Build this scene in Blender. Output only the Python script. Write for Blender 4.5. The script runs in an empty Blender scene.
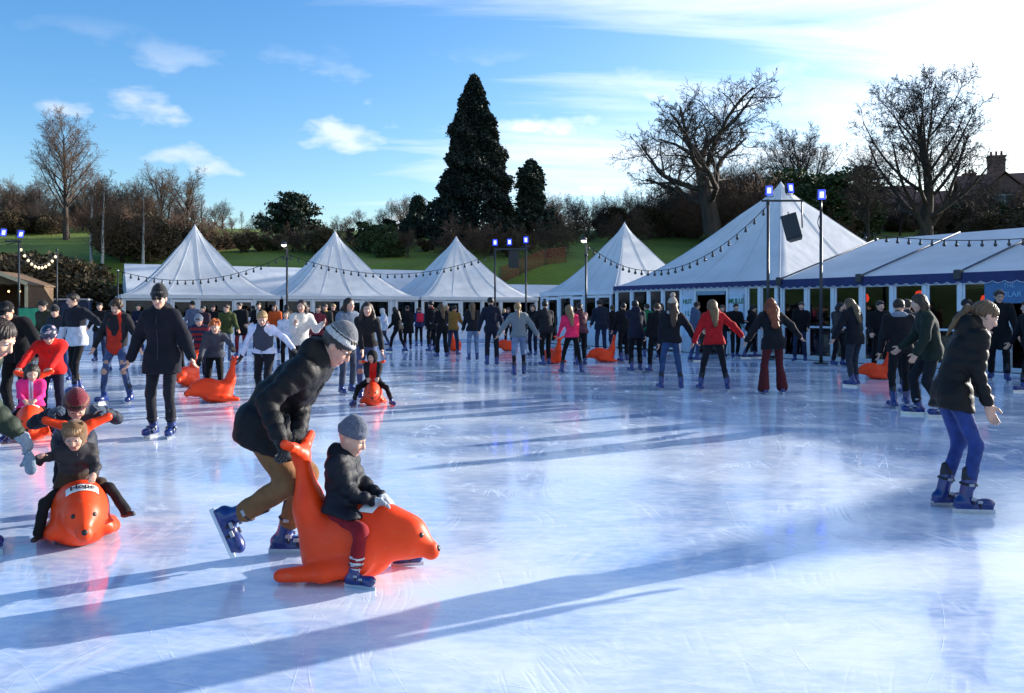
# Open-air ice rink in a park: white marquees, skaters and orange seal aids, low winter sun
EXPOSURE = 1.1; SUN_E = 4.8; SUN_EL = 12.5; SKY_S = 0.14; CLOUD_V = 5.5
CIRRUS_ROT = -32; CIRRUS_LOC = (0.3, 0.2, 0); CIRRUS_LOC2 = (0.0, 0.0, 0); PUFF_LOC = (0.0, 0.0, 0.0); FAR_TENT = True
import bpy, bmesh, math, random
import numpy as np
from mathutils import Vector, Matrix, noise as mnoise
R = math.radians
scene = bpy.context.scene
COL = scene.collection
CAM_H, HOR, FPX = 1.55, 310.0, 840.0

# ------------------------------------------------------------------ helpers
def ground(px, py):
    """ground point seen at a picture position (flat ice at z = 0)"""
    Y = CAM_H * FPX / (py - HOR)
    return ((px - 512.0) / FPX * Y, Y)

def at(px, Y, py=None):
    x = (px - 512.0) / FPX * Y
    if py is None:
        return (x, Y)
    return (x, Y, CAM_H + (HOR - py) / FPX * Y)

def link(o, parent=None):
    COL.objects.link(o)
    if parent is not None:
        o.parent = parent
    return o

def tag(o, label=None, cat=None, group=None, kind=None):
    if label: o['label'] = label
    if cat: o['category'] = cat
    if group: o['group'] = group
    if kind: o['kind'] = kind
    return o

def thing(name, label, cat, loc=(0, 0, 0), rot=0.0, group=None):
    o = bpy.data.objects.new(name, None)
    o.empty_display_size = 0.2
    link(o)
    o.location = loc
    o.rotation_euler = (0, 0, rot)
    return tag(o, label, cat, group)

def copy_tree(o, parent=None):
    c = o.copy()
    link(c, parent)
    for ch in list(o.children):
        copy_tree(ch, c)
    return c

def mesh_np(name, V, F, mats, parent=None, midx=None, smooth=True):
    """V (n,3) float, F list of arrays or (m,k) array"""
    me = bpy.data.meshes.new(name)
    V = np.asarray(V, dtype=np.float32)
    if isinstance(F, np.ndarray) and F.ndim == 2:
        m, k = F.shape
        me.vertices.add(len(V)); me.vertices.foreach_set('co', V.ravel())
        me.loops.add(m * k); me.loops.foreach_set('vertex_index', F.astype(np.int32).ravel())
        me.polygons.add(m)
        me.polygons.foreach_set('loop_start', np.arange(0, m * k, k, dtype=np.int32))
        me.polygons.foreach_set('loop_total', np.full(m, k, dtype=np.int32))
    else:
        me.from_pydata([tuple(v) for v in V], [], [tuple(int(i) for i in f) for f in F])
    me.update(calc_edges=True)
    if not isinstance(mats, (list, tuple)):
        mats = [mats]
    for m_ in mats:
        me.materials.append(m_)
    if midx is not None:
        me.polygons.foreach_set('material_index', np.asarray(midx, dtype=np.int32))
    if smooth:
        me.polygons.foreach_set('use_smooth', np.ones(len(me.polygons), dtype=bool))
    me.validate()
    o = bpy.data.objects.new(name, me)
    return link(o, parent)

class MB:
    """collects boxes, tubes, prisms and sheets, then links them as ONE mesh object"""
    def __init__(self):
        self.v, self.f, self.m, self.s = [], [], [], []
    def add(self, vs, fs, mi=0, smooth=False):
        b = len(self.v)
        self.v += [tuple(v) for v in vs]
        for f in fs:
            self.f.append(tuple(i + b for i in f)); self.m.append(mi); self.s.append(smooth)
        return self
    def box(self, c, half, rot=None, mi=0, bev=0.0):
        hx, hy, hz = half
        M = Matrix.Identity(3) if rot is None else rot
        c = Vector(c)
        if bev <= 0:
            pts = [(sx * hx, sy * hy, sz * hz) for sz in (-1, 1) for sy in (-1, 1) for sx in (-1, 1)]
            fs = [(0, 2, 3, 1), (4, 5, 7, 6), (0, 1, 5, 4), (2, 6, 7, 3), (0, 4, 6, 2), (1, 3, 7, 5)]
            return self.add([c + M @ Vector(p) for p in pts], fs, mi)
        b = min(bev, hx * .95, hy * .95, hz * .95)
        pts, fs = [], []
        ring = [(hx, hy - b), (hx - b, hy), (-hx + b, hy), (-hx, hy - b), (-hx, -hy + b), (-hx + b, -hy), (hx - b, -hy), (hx, -hy + b)]
        sm = [(x * (hx - b) / hx, y * (hy - b) / hy) for x, y in ring]
        for z, rg in ((-hz, sm), (-hz + b, ring), (hz - b, ring), (hz, sm)):
            pts += [(x, y, z) for x, y in rg]
        fs.append(tuple(reversed(range(8))))
        for k in range(3):
            for i in range(8):
                j = (i + 1) % 8
                fs.append((k * 8 + i, k * 8 + j, k * 8 + 8 + j, k * 8 + 8 + i))
        fs.append(tuple(range(24, 32)))
        return self.add([c + M @ Vector(p) for p in pts], fs, mi)
    def tube(self, pts, rad, n=8, mi=0, caps=True, smooth=True):
        pts = [Vector(p) for p in pts]
        if not hasattr(rad, '__len__'):
            rad = [rad] * len(pts)
        vs, fs = [], []
        prev = None
        for i, p in enumerate(pts):
            d = (pts[min(i + 1, len(pts) - 1)] - pts[max(i - 1, 0)])
            if d.length < 1e-9: d = Vector((0, 0, 1))
            d.normalize()
            if prev is None:
                a = d.orthogonal().normalized()
            else:
                a = prev - d * prev.dot(d)
                a = a.normalized() if a.length > 1e-6 else d.orthogonal().normalized()
            prev = a
            b = d.cross(a)
            for k in range(n):
                t = 2 * math.pi * k / n
                vs.append(p + (a * math.cos(t) + b * math.sin(t)) * rad[i])
        for i in range(len(pts) - 1):
            for k in range(n):
                j = (k + 1) % n
                fs.append((i * n + k, i * n + j, i * n + n + j, i * n + n + k))
        if caps:
            fs.append(tuple(reversed(range(n)))); fs.append(tuple(range((len(pts) - 1) * n, len(pts) * n)))
        return self.add(vs, fs, mi, smooth)
    def lathe(self, prof, c=(0, 0, 0), n=16, mi=0, rot=None):
        vs, fs = [], []
        M = Matrix.Identity(3) if rot is None else rot
        for r_, z in prof:
            for k in range(n):
                t = 2 * math.pi * k / n
                vs.append(Vector(c) + M @ Vector((r_ * math.cos(t), r_ * math.sin(t), z)))
        for i in range(len(prof) - 1):
            for k in range(n):
                j = (k + 1) % n
                fs.append((i * n + k, i * n + j, i * n + n + j, i * n + n + k))
        return self.add(vs, fs, mi, True)
    def build(self, name, mats, parent=None):
        me = bpy.data.meshes.new(name)
        me.from_pydata(self.v, [], self.f)
        if not isinstance(mats, (list, tuple)): mats = [mats]
        for m_ in mats: me.materials.append(m_)
        me.polygons.foreach_set('material_index', self.m)
        me.polygons.foreach_set('use_smooth', self.s)
        me.update()
        o = bpy.data.objects.new(name, me)
        return link(o, parent)

# ------------------------------------------------------------------ materials
MATS = {}
def new_mat(name):
    m = bpy.data.materials.new(name); m.use_nodes = True
    nt = m.node_tree
    return m, nt, nt.nodes['Principled BSDF']
def N(nt, typ, **kw):
    n = nt.nodes.new(typ)
    for k, v in kw.items():
        if k.startswith('i_'):
            n.inputs[k[2:].replace('_', ' ')].default_value = v
        else:
            setattr(n, k, v)
    return n
def ramp(nt, fac, stops):
    n = nt.nodes.new('ShaderNodeValToRGB')
    els = n.color_ramp.elements
    while len(els) < len(stops): els.new(0.5)
    for e, (p, c) in zip(els, stops):
        e.position = p; e.color = c if len(c) == 4 else (*c, 1)
    nt.links.new(fac, n.inputs['Fac'])
    return n
def mixc(nt, fac, a, b, blend='MIX'):
    n = nt.nodes.new('ShaderNodeMix'); n.data_type = 'RGBA'; n.blend_type = blend
    for sock, v in ((n.inputs[0], fac), (n.inputs[6], a), (n.inputs[7], b)):
        if hasattr(v, 'is_output') or hasattr(v, 'links'): nt.links.new(v, sock)
        elif isinstance(v, (int, float)): sock.default_value = v
        else: sock.default_value = (*v, 1) if len(v) == 3 else v
    return n.outputs[2]
def simple(name, col, rough=0.6, metal=0.0, var=0.12, scale=8.0, bump=0.1, bscale=None, spec=0.5, sheen=0.0, coat=0.0, detail=4, stretch=None, sss=0.0, dist=0.01):
    key = (name, tuple(round(c, 3) for c in col), rough, metal, var, scale, bump, bscale, sheen, coat, stretch)
    if key in MATS: return MATS[key]
    m, nt, p = new_mat(name)
    tc = N(nt, 'ShaderNodeTexCoord')
    src = tc.outputs['Object']
    if stretch:
        mp = N(nt, 'ShaderNodeMapping'); mp.inputs['Scale'].default_value = stretch
        nt.links.new(src, mp.inputs['Vector']); src = mp.outputs['Vector']
    nz = N(nt, 'ShaderNodeTexNoise'); nz.inputs['Scale'].default_value = scale; nz.inputs['Detail'].default_value = detail
    nt.links.new(src, nz.inputs['Vector'])
    lo = tuple(max(0, c * (1 - var)) for c in col); hi = tuple(min(1, c * (1 + var)) for c in col)
    rp = ramp(nt, nz.outputs['Fac'], [(0.3, lo), (0.7, hi)])
    nt.links.new(rp.outputs['Color'], p.inputs['Base Color'])
    p.inputs['Roughness'].default_value = rough; p.inputs['Metallic'].default_value = metal
    p.inputs['Specular IOR Level'].default_value = spec
    if sheen: p.inputs['Sheen Weight'].default_value = sheen; p.inputs['Sheen Roughness'].default_value = 0.5
    if coat: p.inputs['Coat Weight'].default_value = coat; p.inputs['Coat Roughness'].default_value = 0.1
    if sss:
        p.inputs['Subsurface Weight'].default_value = sss; p.inputs['Subsurface Radius'].default_value = (0.012, 0.005, 0.003)
    if bump:
        n2 = N(nt, 'ShaderNodeTexNoise'); n2.inputs['Scale'].default_value = bscale or scale * 6; n2.inputs['Detail'].default_value = 3
        nt.links.new(src, n2.inputs['Vector'])
        b = N(nt, 'ShaderNodeBump'); b.inputs['Strength'].default_value = bump; b.inputs['Distance'].default_value = dist
        nt.links.new(n2.outputs['Fac'], b.inputs['Height']); nt.links.new(b.outputs['Normal'], p.inputs['Normal'])
    MATS[key] = m
    return m
def cloth(col, kind='cloth'):
    if kind == 'puffer':
        return simple('nylon_fabric', col, rough=0.6, var=0.15, scale=14, bump=0.5, bscale=45, spec=0.22, dist=0.008)
    if kind == 'knit':
        return simple('knitted_wool', col, rough=0.95, spec=.2, var=0.25, scale=60, bump=0.7, bscale=160, sheen=0.3)
    if kind == 'denim':
        return simple('denim_fabric', col, spec=.2, rough=0.85, var=0.3, scale=9, bump=0.4, bscale=40, sheen=0.1, dist=0.012)
    return simple('woven_fabric', col, spec=.18, rough=0.88, var=0.18, scale=12, bump=0.45, bscale=30, sheen=0.04, dist=0.012)
def skin(col=(0.62, 0.36, 0.26)):
    return simple('skin', col, rough=0.5, var=0.1, scale=25, bump=0.05, bscale=300, sss=0.08)
def hairmat(col):
    return simple('hair_strands', col, rough=0.5, var=0.45, scale=30, bump=0.8, bscale=90, stretch=(1, 1, .12), spec=.4)
def emit(name, col, strength):
    key = (name, col, strength)
    if key in MATS: return MATS[key]
    m, nt, p = new_mat(name)
    p.inputs['Base Color'].default_value = (*col, 1)
    p.inputs['Emission Color'].default_value = (*col, 1)
    p.inputs['Emission Strength'].default_value = strength
    MATS[key] = m
    return m

def text_part(txt, size, mat, parent, loc, rot, name='lettering', depth=0.004, bold=0.0):
    cu = bpy.data.curves.new(name, 'FONT')
    cu.body = txt; cu.size = size; cu.extrude = depth; cu.align_x = 'CENTER'; cu.align_y = 'CENTER'; cu.offset = bold
    tmp = bpy.data.objects.new('tmp_text', cu); COL.objects.link(tmp)
    dg = bpy.context.evaluated_depsgraph_get()
    me = bpy.data.meshes.new_from_object(tmp.evaluated_get(dg))
    bpy.data.objects.remove(tmp); bpy.data.curves.remove(cu)
    me.name = name
    me.materials.clear(); me.materials.append(mat)
    o = bpy.data.objects.new(name, me)
    link(o, parent); o.location = loc; o.rotation_euler = rot
    return o

# ------------------------------------------------------------------ signed distance modelling
def v3(*a): return np.array(a, dtype=float)
def unit(v):
    n = np.linalg.norm(v)
    return v / n if n > 1e-9 else np.array([0, 0, 1.0])
def cap(a, b, ra, rb=None, k=.03, flat=None, q=None, sub=False):
    return dict(t='cap', a=np.asarray(a, float), b=np.asarray(b, float), ra=ra, rb=ra if rb is None else rb, k=k, flat=flat, q=q, sub=sub)
def ell(c, r, Rm=None, k=.03, sub=False):
    return dict(t='ell', c=np.asarray(c, float), r=np.asarray(r, float), R=np.eye(3) if Rm is None else Rm, k=k, sub=sub)
def bx(c, half, Rm=None, rd=.01, k=.01, sub=False):
    return dict(t='box', c=np.asarray(c, float), h=np.asarray(half, float), R=np.eye(3) if Rm is None else Rm, rd=rd, k=k, sub=sub)
def pbounds(p):
    if p['t'] == 'cap':
        r = max(p['ra'], p['rb'])
        return np.minimum(p['a'], p['b']) - r, np.maximum(p['a'], p['b']) + r
    if p['t'] == 'ell':
        r = p['r'].max(); return p['c'] - r, p['c'] + r
    r = np.linalg.norm(p['h']) ; return p['c'] - r, p['c'] + r
def pdist(p, P):
    if p['t'] == 'cap':
        ab = p['b'] - p['a']; L2 = float(ab @ ab) + 1e-12
        pa = P - p['a']
        t = np.clip(pa @ ab / L2, 0, 1)
        d = pa - t[..., None] * ab
        if p['flat'] is not None:
            ax, fac = p['flat']
            c = d @ ax
            d = d + c[..., None] * ax * (fac - 1)
        r = p['ra'] + (p['rb'] - p['ra']) * t
        out = np.sqrt((d * d).sum(-1)) - r
        if p['flat'] is not None: out = out / (1 + (p['flat'][1] - 1) * .5)
        if p['q'] is not None:
            pitch, amp = p['q']
            L = math.sqrt(L2)
            tt = (pa @ ab) / L
            out = out + amp * (np.abs(np.cos(np.pi * tt / pitch)) ** 5)
        return out
    q = (P - p['c']) @ p['R']
    if p['t'] == 'ell':
        r = p['r']
        k0 = np.sqrt(((q / r) ** 2).sum(-1)); k1 = np.sqrt(((q / (r * r)) ** 2).sum(-1)) + 1e-9
        return k0 * (k0 - 1) / k1
    qq = np.abs(q) - (p['h'] - p['rd'])
    return np.sqrt((np.maximum(qq, 0) ** 2).sum(-1)) + np.minimum(qq.max(-1), 0) - p['rd']

CORN = np.array([(i, j, k) for i in (0, 1) for j in (0, 1) for k in (0, 1)])
EDG = [(a, b) for a in range(8) for b in range(a + 1, 8) if np.abs(CORN[a] - CORN[b]).sum() == 1]
def surfnet(V, org, h):
    ins = V < 0
    cnt = np.zeros(tuple(s - 1 for s in V.shape), np.int8)
    nx, ny, nz = V.shape
    for (i, j, k) in CORN:
        cnt += ins[i:nx - 1 + i, j:ny - 1 + j, k:nz - 1 + k]
    act = (cnt > 0) & (cnt < 8)
    idx = np.argwhere(act)
    if len(idx) == 0: return np.zeros((0, 3)), np.zeros((0, 4), int)
    vals = np.stack([V[idx[:, 0] + c[0], idx[:, 1] + c[1], idx[:, 2] + c[2]] for c in CORN], 1)
    acc = np.zeros((len(idx), 3)); n = np.zeros(len(idx))
    for a, b in EDG:
        va, vb = vals[:, a], vals[:, b]
        cr = (va < 0) != (vb < 0)
        t = np.where(cr, va / np.where(cr, va - vb, 1), 0)
        acc += np.where(cr[:, None], CORN[a] + t[:, None] * (CORN[b] - CORN[a]), 0); n += cr
    P = (idx + acc / n[:, None]) * h + org
    ids = np.full(act.shape, -1, np.int64); ids[act] = np.arange(len(idx))
    F = []
    for ax in range(3):
        sl0 = [slice(None)] * 3; sl1 = [slice(None)] * 3
        sl0[ax] = slice(0, -1); sl1[ax] = slice(1, None)
        A, B = ins[tuple(sl0)], ins[tuple(sl1)]
        e = np.argwhere(A != B)
        if len(e) == 0: continue
        o1, o2 = (ax + 1) % 3, (ax + 2) % 3
        ok = (e[:, o1] > 0) & (e[:, o2] > 0) & (e[:, o1] < V.shape[o1] - 1) & (e[:, o2] < V.shape[o2] - 1)
        e = e[ok]
        fl = A[e[:, 0], e[:, 1], e[:, 2]]
        def cid(d1, d2):
            c = e.copy(); c[:, o1] += d1; c[:, o2] += d2
            return ids[c[:, 0], c[:, 1], c[:, 2]]
        q = np.stack([cid(-1, -1), cid(0, -1), cid(0, 0), cid(-1, 0)], 1)
        q = np.where(fl[:, None], q, q[:, ::-1])
        F.append(q)
    F = np.concatenate(F) if F else np.zeros((0, 4), int)
    F = F[(F >= 0).all(1)]
    return P, F
def snoise(P, f, seed):
    rs = np.random.RandomState(seed)
    out = 0
    for i in range(4):
        w = rs.normal(size=3); w = w / np.linalg.norm(w) * f * (0.7 + .6 * rs.rand())
        w2 = rs.normal(size=3) * f * .6
        out = out + np.sin(P @ w + rs.rand() * 6.28 + 1.5 * np.sin(P @ w2 + rs.rand() * 6.28))
    return out / 4
def sdf_mesh(prims, h, disp=None, clipz=None):
    lo = np.min([pbounds(p)[0] for p in prims if not p['sub']], 0) - 2.5 * h
    hi = np.max([pbounds(p)[1] for p in prims if not p['sub']], 0) + 2.5 * h
    if clipz is not None: lo[2] = max(lo[2], clipz - 2 * h)
    dims = np.ceil((hi - lo) / h).astype(int) + 1
    V = np.ones(dims, dtype=np.float64)
    ax = [lo[i] + np.arange(dims[i]) * h for i in range(3)]
    for p in prims:
        a, b = pbounds(p); mg = p['k'] + 3 * h + .01
        i0 = np.clip(np.floor((a - mg - lo) / h).astype(int), 0, dims); i1 = np.clip(np.ceil((b + mg - lo) / h).astype(int) + 1, 0, dims)
        if (i1 <= i0).any(): continue
        sl = tuple(slice(i0[i], i1[i]) for i in range(3))
        G = np.stack(np.meshgrid(*[ax[i][sl[i]] for i in range(3)], indexing='ij'), -1)
        d = pdist(p, G)
        cur = V[sl]; k = p['k']
        if p['sub']:
            d = -d
            hh = np.clip(.5 - .5 * (cur - d) / k, 0, 1)
            V[sl] = cur * (1 - hh) + d * hh + k * hh * (1 - hh)
        else:
            hh = np.clip(.5 + .5 * (cur - d) / k, 0, 1)
            V[sl] = cur * (1 - hh) + d * hh - k * hh * (1 - hh)
    if disp is not None:
        near = V < .08
        idx = np.argwhere(near)
        P = lo + idx * h
        V[near] += disp(P)
    if clipz is not None:
        V = np.maximum(V, (clipz - ax[2])[None, None, :])
    V[0] = V[-1] = 1; V[:, 0] = V[:, -1] = 1; V[:, :, 0] = V[:, :, -1] = np.maximum(V[:, :, 0], .001)
    return surfnet(V, lo, h)
def sdf_obj(name, prims, h, mats, parent=None, disp=None, clipz=None, matfn=None):
    P, F = sdf_mesh(prims, h, disp, clipz)
    mi = None
    if matfn is not None:
        mi = matfn(P[F].mean(1))
    return mesh_np(name, P, F, mats, parent, mi)
def merge(*pf):
    Vs, Fs, b = [], [], 0
    for P, F in pf:
        Vs.append(P); Fs.append(F + b); b += len(P)
    return np.concatenate(Vs), np.concatenate(Fs)
# ------------------------------------------------------------------ camera, sun, sky
cam = bpy.data.cameras.new('camera'); cam_o = link(bpy.data.objects.new('camera', cam))
cam.sensor_width = 36.0; cam.lens = 36.0 * FPX / 1024.0
cam.shift_y = -(693 / 2 - HOR) / 1024.0
cam.clip_start = 0.05; cam.clip_end = 3000
cam_o.location = (0, 0, CAM_H); cam_o.rotation_euler = (R(90), 0, 0)
scene.camera = cam_o
scene.view_settings.view_transform = 'Standard'
scene.view_settings.look = 'None'
scene.view_settings.exposure = EXPOSURE
scene.view_settings.gamma = 1.0
scene.cycles.max_bounces = 6
scene.cycles.transparent_max_bounces = 12
scene.cycles.sample_clamp_indirect = 6.0
scene.cycles.use_denoising = True

SUN_DIR = Vector((0.86 * math.cos(R(SUN_EL)), 0.51 * math.cos(R(SUN_EL)), math.sin(R(SUN_EL)))).normalized()
sl = bpy.data.lights.new('sun', 'SUN'); so = link(bpy.data.objects.new('sun', sl))
sl.energy = SUN_E; sl.angle = R(0.5); sl.color = (1.0, 0.95, 0.87)
so.rotation_euler = SUN_DIR.to_track_quat('Z', 'Y').to_euler()
so.location = (60, 40, 40)

w = bpy.data.worlds.new('World'); scene.world = w; w.use_nodes = True
nt = w.node_tree; bg = nt.nodes['Background']
sky = N(nt, 'ShaderNodeTexSky'); sky.sky_type = 'NISHITA'; sky.sun_disc = False
sky.sun_elevation = R(SUN_EL); sky.sun_rotation = math.atan2(SUN_DIR.x, SUN_DIR.y)
sky.air_density = 1.0; sky.dust_density = 1.2; sky.ozone_density = 2.5; sky.altitude = 0
hs = N(nt, 'ShaderNodeHueSaturation'); hs.inputs['Saturation'].default_value = 1.32; hs.inputs['Hue'].default_value = 0.508
hs.inputs['Value'].default_value = 1.0
nt.links.new(sky.outputs['Color'], hs.inputs['Color'])
geo = N(nt, 'ShaderNodeTexCoord')
sep = N(nt, 'ShaderNodeSeparateXYZ'); nt.links.new(geo.outputs['Generated'], sep.inputs[0])
def M2(op, a, b=None, clamp=False):
    n = N(nt, 'ShaderNodeMath'); n.operation = op; n.use_clamp = clamp
    for i, v in enumerate((a, b)):
        if v is None: continue
        if hasattr(v, 'is_output'): nt.links.new(v, n.inputs[i])
        else: n.inputs[i].default_value = v
    return n.outputs[0]
zz = M2('MAXIMUM', sep.outputs['Z'], 0.03)
px_ = M2('DIVIDE', sep.outputs['X'], M2('ADD', zz, 0.12)); py_ = M2('DIVIDE', sep.outputs['Y'], M2('ADD', zz, 0.12))
cmb = N(nt, 'ShaderNodeCombineXYZ'); nt.links.new(px_, cmb.inputs[0]); nt.links.new(py_, cmb.inputs[1])
# high cirrus: long streaks in the cloud plane
mp = N(nt, 'ShaderNodeMapping'); mp.inputs['Rotation'].default_value = (0, 0, R(CIRRUS_ROT)); mp.inputs['Scale'].default_value = (0.30, 1.25, 1); mp.inputs['Location'].default_value = CIRRUS_LOC
nt.links.new(cmb.outputs[0], mp.inputs[0])
n1 = N(nt, 'ShaderNodeTexNoise'); n1.inputs['Scale'].default_value = 1.3; n1.inputs['Detail'].default_value = 10; n1.inputs['Roughness'].default_value = .6; n1.inputs['Distortion'].default_value = 1.0
nt.links.new(mp.outputs[0], n1.inputs['Vector'])
mpb = N(nt, 'ShaderNodeMapping'); mpb.inputs['Scale'].default_value = (.5, .5, 1); mpb.inputs['Location'].default_value = CIRRUS_LOC2; nt.links.new(cmb.outputs[0], mpb.inputs[0])
n1b = N(nt, 'ShaderNodeTexNoise'); n1b.inputs['Scale'].default_value = 1.0; n1b.inputs['Detail'].default_value = 2
nt.links.new(mpb.outputs[0], n1b.inputs['Vector'])
side = M2('MULTIPLY', sep.outputs['X'], 0.20)     # thicker cirrus towards the sun side
cmix = M2('ADD', M2('ADD', M2('MULTIPLY', n1.outputs['Fac'], .62), M2('MULTIPLY', n1b.outputs['Fac'], .45)), side)
cir = ramp(nt, cmix, [(0.53, (0, 0, 0)), (0.60, (.35, .35, .35)), (0.74, (1, 1, 1))])
# low puffs near the horizon
mp2 = N(nt, 'ShaderNodeMapping'); mp2.inputs['Scale'].default_value = (4.4, 4.4, 10.0); mp2.inputs['Location'].default_value = PUFF_LOC
nt.links.new(geo.outputs['Generated'], mp2.inputs[0])
n2 = N(nt, 'ShaderNodeTexNoise'); n2.inputs['Scale'].default_value = 2.0; n2.inputs['Detail'].default_value = 7; n2.inputs['Roughness'].default_value = .5
nt.links.new(mp2.outputs[0], n2.inputs['Vector'])
puf = ramp(nt, n2.outputs['Fac'], [(0.55, (0, 0, 0)), (0.66, (1, 1, 1))])
band = ramp(nt, sep.outputs['Z'], [(0.02, (.6, .6, .6)), (0.10, (1, 1, 1)), (0.22, (.85, .85, .85)), (0.30, (0, 0, 0))])
pf = M2('MULTIPLY', puf.outputs['Color'], band.outputs['Color'])
cl = M2('MAXIMUM', M2('MULTIPLY', cir.outputs['Color'], 0.92), M2('MULTIPLY', pf, 0.8), True)
# cloud brightness follows how near the sun it stands
dot = N(nt, 'ShaderNodeVectorMath'); dot.operation = 'DOT_PRODUCT'
nt.links.new(geo.outputs['Generated'], dot.inputs[0]); dot.inputs[1].default_value = SUN_DIR
ccol = ramp(nt, M2('ADD', M2('MULTIPLY', dot.outputs['Value'], .5), .5), [(0.45, (.46, .52, .62)), (0.92, (.95, .97, 1.0))])
cb = N(nt, 'ShaderNodeVectorMath'); cb.operation = 'SCALE'; cb.inputs['Scale'].default_value = CLOUD_V
nt.links.new(ccol.outputs['Color'], cb.inputs[0])
mixed = mixc(nt, cl, hs.outputs['Color'], cb.outputs[0])
nt.links.new(mixed, bg.inputs['Color']); bg.inputs['Strength'].default_value = SKY_S

# ------------------------------------------------------------------ terrain and ice
def sstep(t): t = min(1, max(0, t)); return t * t * (3 - 2 * t)
def terr(x, y):
    q = y + max(0, -x - 22) * .25
    z = 5.0 * sstep((q - 48) / 10) + 0.19 * min(max(q - 58, 0), 22)
    z += max(0, q - 92) * 0.004
    if q > 50: z += 0.35 * mnoise.noise(Vector((x * .06, y * .06, 3.1))) * min(1, (q - 50) / 10)
    return z - 0.03
def axis(segs):
    out = []
    for a, b, n in segs: out += list(np.linspace(a, b, n, endpoint=False))
    return out + [segs[-1][1]]
xs = axis([(-2400, -300, 8), (-300, -90, 14), (-90, 90, 90), (90, 300, 14), (300, 2400, 8)])
ys = axis([(-600, -40, 8), (-40, 44, 16), (44, 100, 50), (100, 300, 14), (300, 2600, 10)])
Vt = [(x, y, terr(x, y)) for y in ys for x in xs]
nx = len(xs)
Ft = np.array([(j * nx + i, j * nx + i + 1, (j + 1) * nx + i + 1, (j + 1) * nx + i) for j in range(len(ys) - 1) for i in range(nx - 1)])
m, nt, p = new_mat('park_grass')
tc = N(nt, 'ShaderNodeTexCoord')
a = N(nt, 'ShaderNodeTexNoise'); a.inputs['Scale'].default_value = .25; a.inputs['Detail'].default_value = 8
b = N(nt, 'ShaderNodeTexNoise'); b.inputs['Scale'].default_value = 5; b.inputs['Detail'].default_value = 5
for n_ in (a, b): nt.links.new(tc.outputs['Object'], n_.inputs['Vector'])
ra = ramp(nt, a.outputs['Fac'], [(0.35, (.11, .16, .012)), (0.6, (.17, .24, .020)), (0.75, (.22, .23, .045))])
cc = mixc(nt, .5, ra.outputs['Color'], ramp(nt, b.outputs['Fac'], [(0.3, (.45, .45, .45)), (0.7, (1, 1, 1))]).outputs['Color'], 'MULTIPLY')
nt.links.new(cc, p.inputs['Base Color']); p.inputs['Roughness'].default_value = .9
bp = N(nt, 'ShaderNodeBump'); bp.inputs['Distance'].default_value = .1; bp.inputs['Strength'].default_value = .8
nt.links.new(b.outputs['Fac'], bp.inputs['Height']); nt.links.new(bp.outputs['Normal'], p.inputs['Normal'])
tag(mesh_np('ground', Vt, Ft, m), kind='structure')

dL = Vector((.89, .456, 0)).normalized(); nL = Vector((dL.y, -dL.x, 0))          # left row of tents: along, outward
dR = Vector((.508, -.861, 0)).normalized(); nR = Vector((dR.y, -dR.x, 0))        # right row
P1 = Vector((-15.1, 40, 0)); A0 = Vector((4.2, 34.8, 0)); F0 = A0 + dR * 8.8      # F0 = start of the long marquee
bl = P1 + nL * 6.35
B_left, B_mid = bl - dL * 8.0, bl + dL * 17.6
rink = [B_left, B_mid, A0 + nR * .35 - dR * 5.6, A0 + nR * .35 + dR * 40, Vector((17, -9, 0)), Vector((-19, -9, 0))]
# paved apron under the tents, 10 mm below the ice
apron = [Vector((-60, -20, -.012)), Vector((60, -20, -.012)), Vector((60, 30, -.012)), Vector((14, 46, -.012)), Vector((-26, 46, -.012)), Vector((-60, 44, -.012))]
mpv = simple('trodden_ground', (.09, .075, .055), rough=.9, var=.4, scale=1.2, bump=.5, bscale=12)
tag(MB().add(apron, [tuple(reversed(range(6)))]).build('pavement', mpv), kind='structure')

m, nt, p = new_mat('rink_ice')
tc = N(nt, 'ShaderNodeTexCoord')
def nz_(scale, detail=5, rough=.55, rot=0, stretch=(1, 1, 1), dist=0):
    mp = N(nt, 'ShaderNodeMapping'); mp.inputs['Rotation'].default_value = (0, 0, R(rot)); mp.inputs['Scale'].default_value = stretch
    nt.links.new(tc.outputs['Object'], mp.inputs[0])
    n = N(nt, 'ShaderNodeTexNoise'); n.inputs['Scale'].default_value = scale; n.inputs['Detail'].default_value = detail; n.inputs['Roughness'].default_value = rough; n.inputs['Distortion'].default_value = dist
    nt.links.new(mp.outputs[0], n.inputs['Vector']); return n.outputs['Fac']
def M3(op, a, b=None, clamp=False):
    n = N(nt, 'ShaderNodeMath'); n.operation = op; n.use_clamp = clamp
    for i, v in enumerate((a, b)):
        if v is None: continue
        if hasattr(v, 'is_output'): nt.links.new(v, n.inputs[i])
        else: n.inputs[i].default_value = v
    return n.outputs[0]
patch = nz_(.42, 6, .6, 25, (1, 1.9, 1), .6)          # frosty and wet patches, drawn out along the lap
fine = nz_(7, 6, .65, 25, (1, 2.4, 1))
grain = nz_(55, 3)
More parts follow.
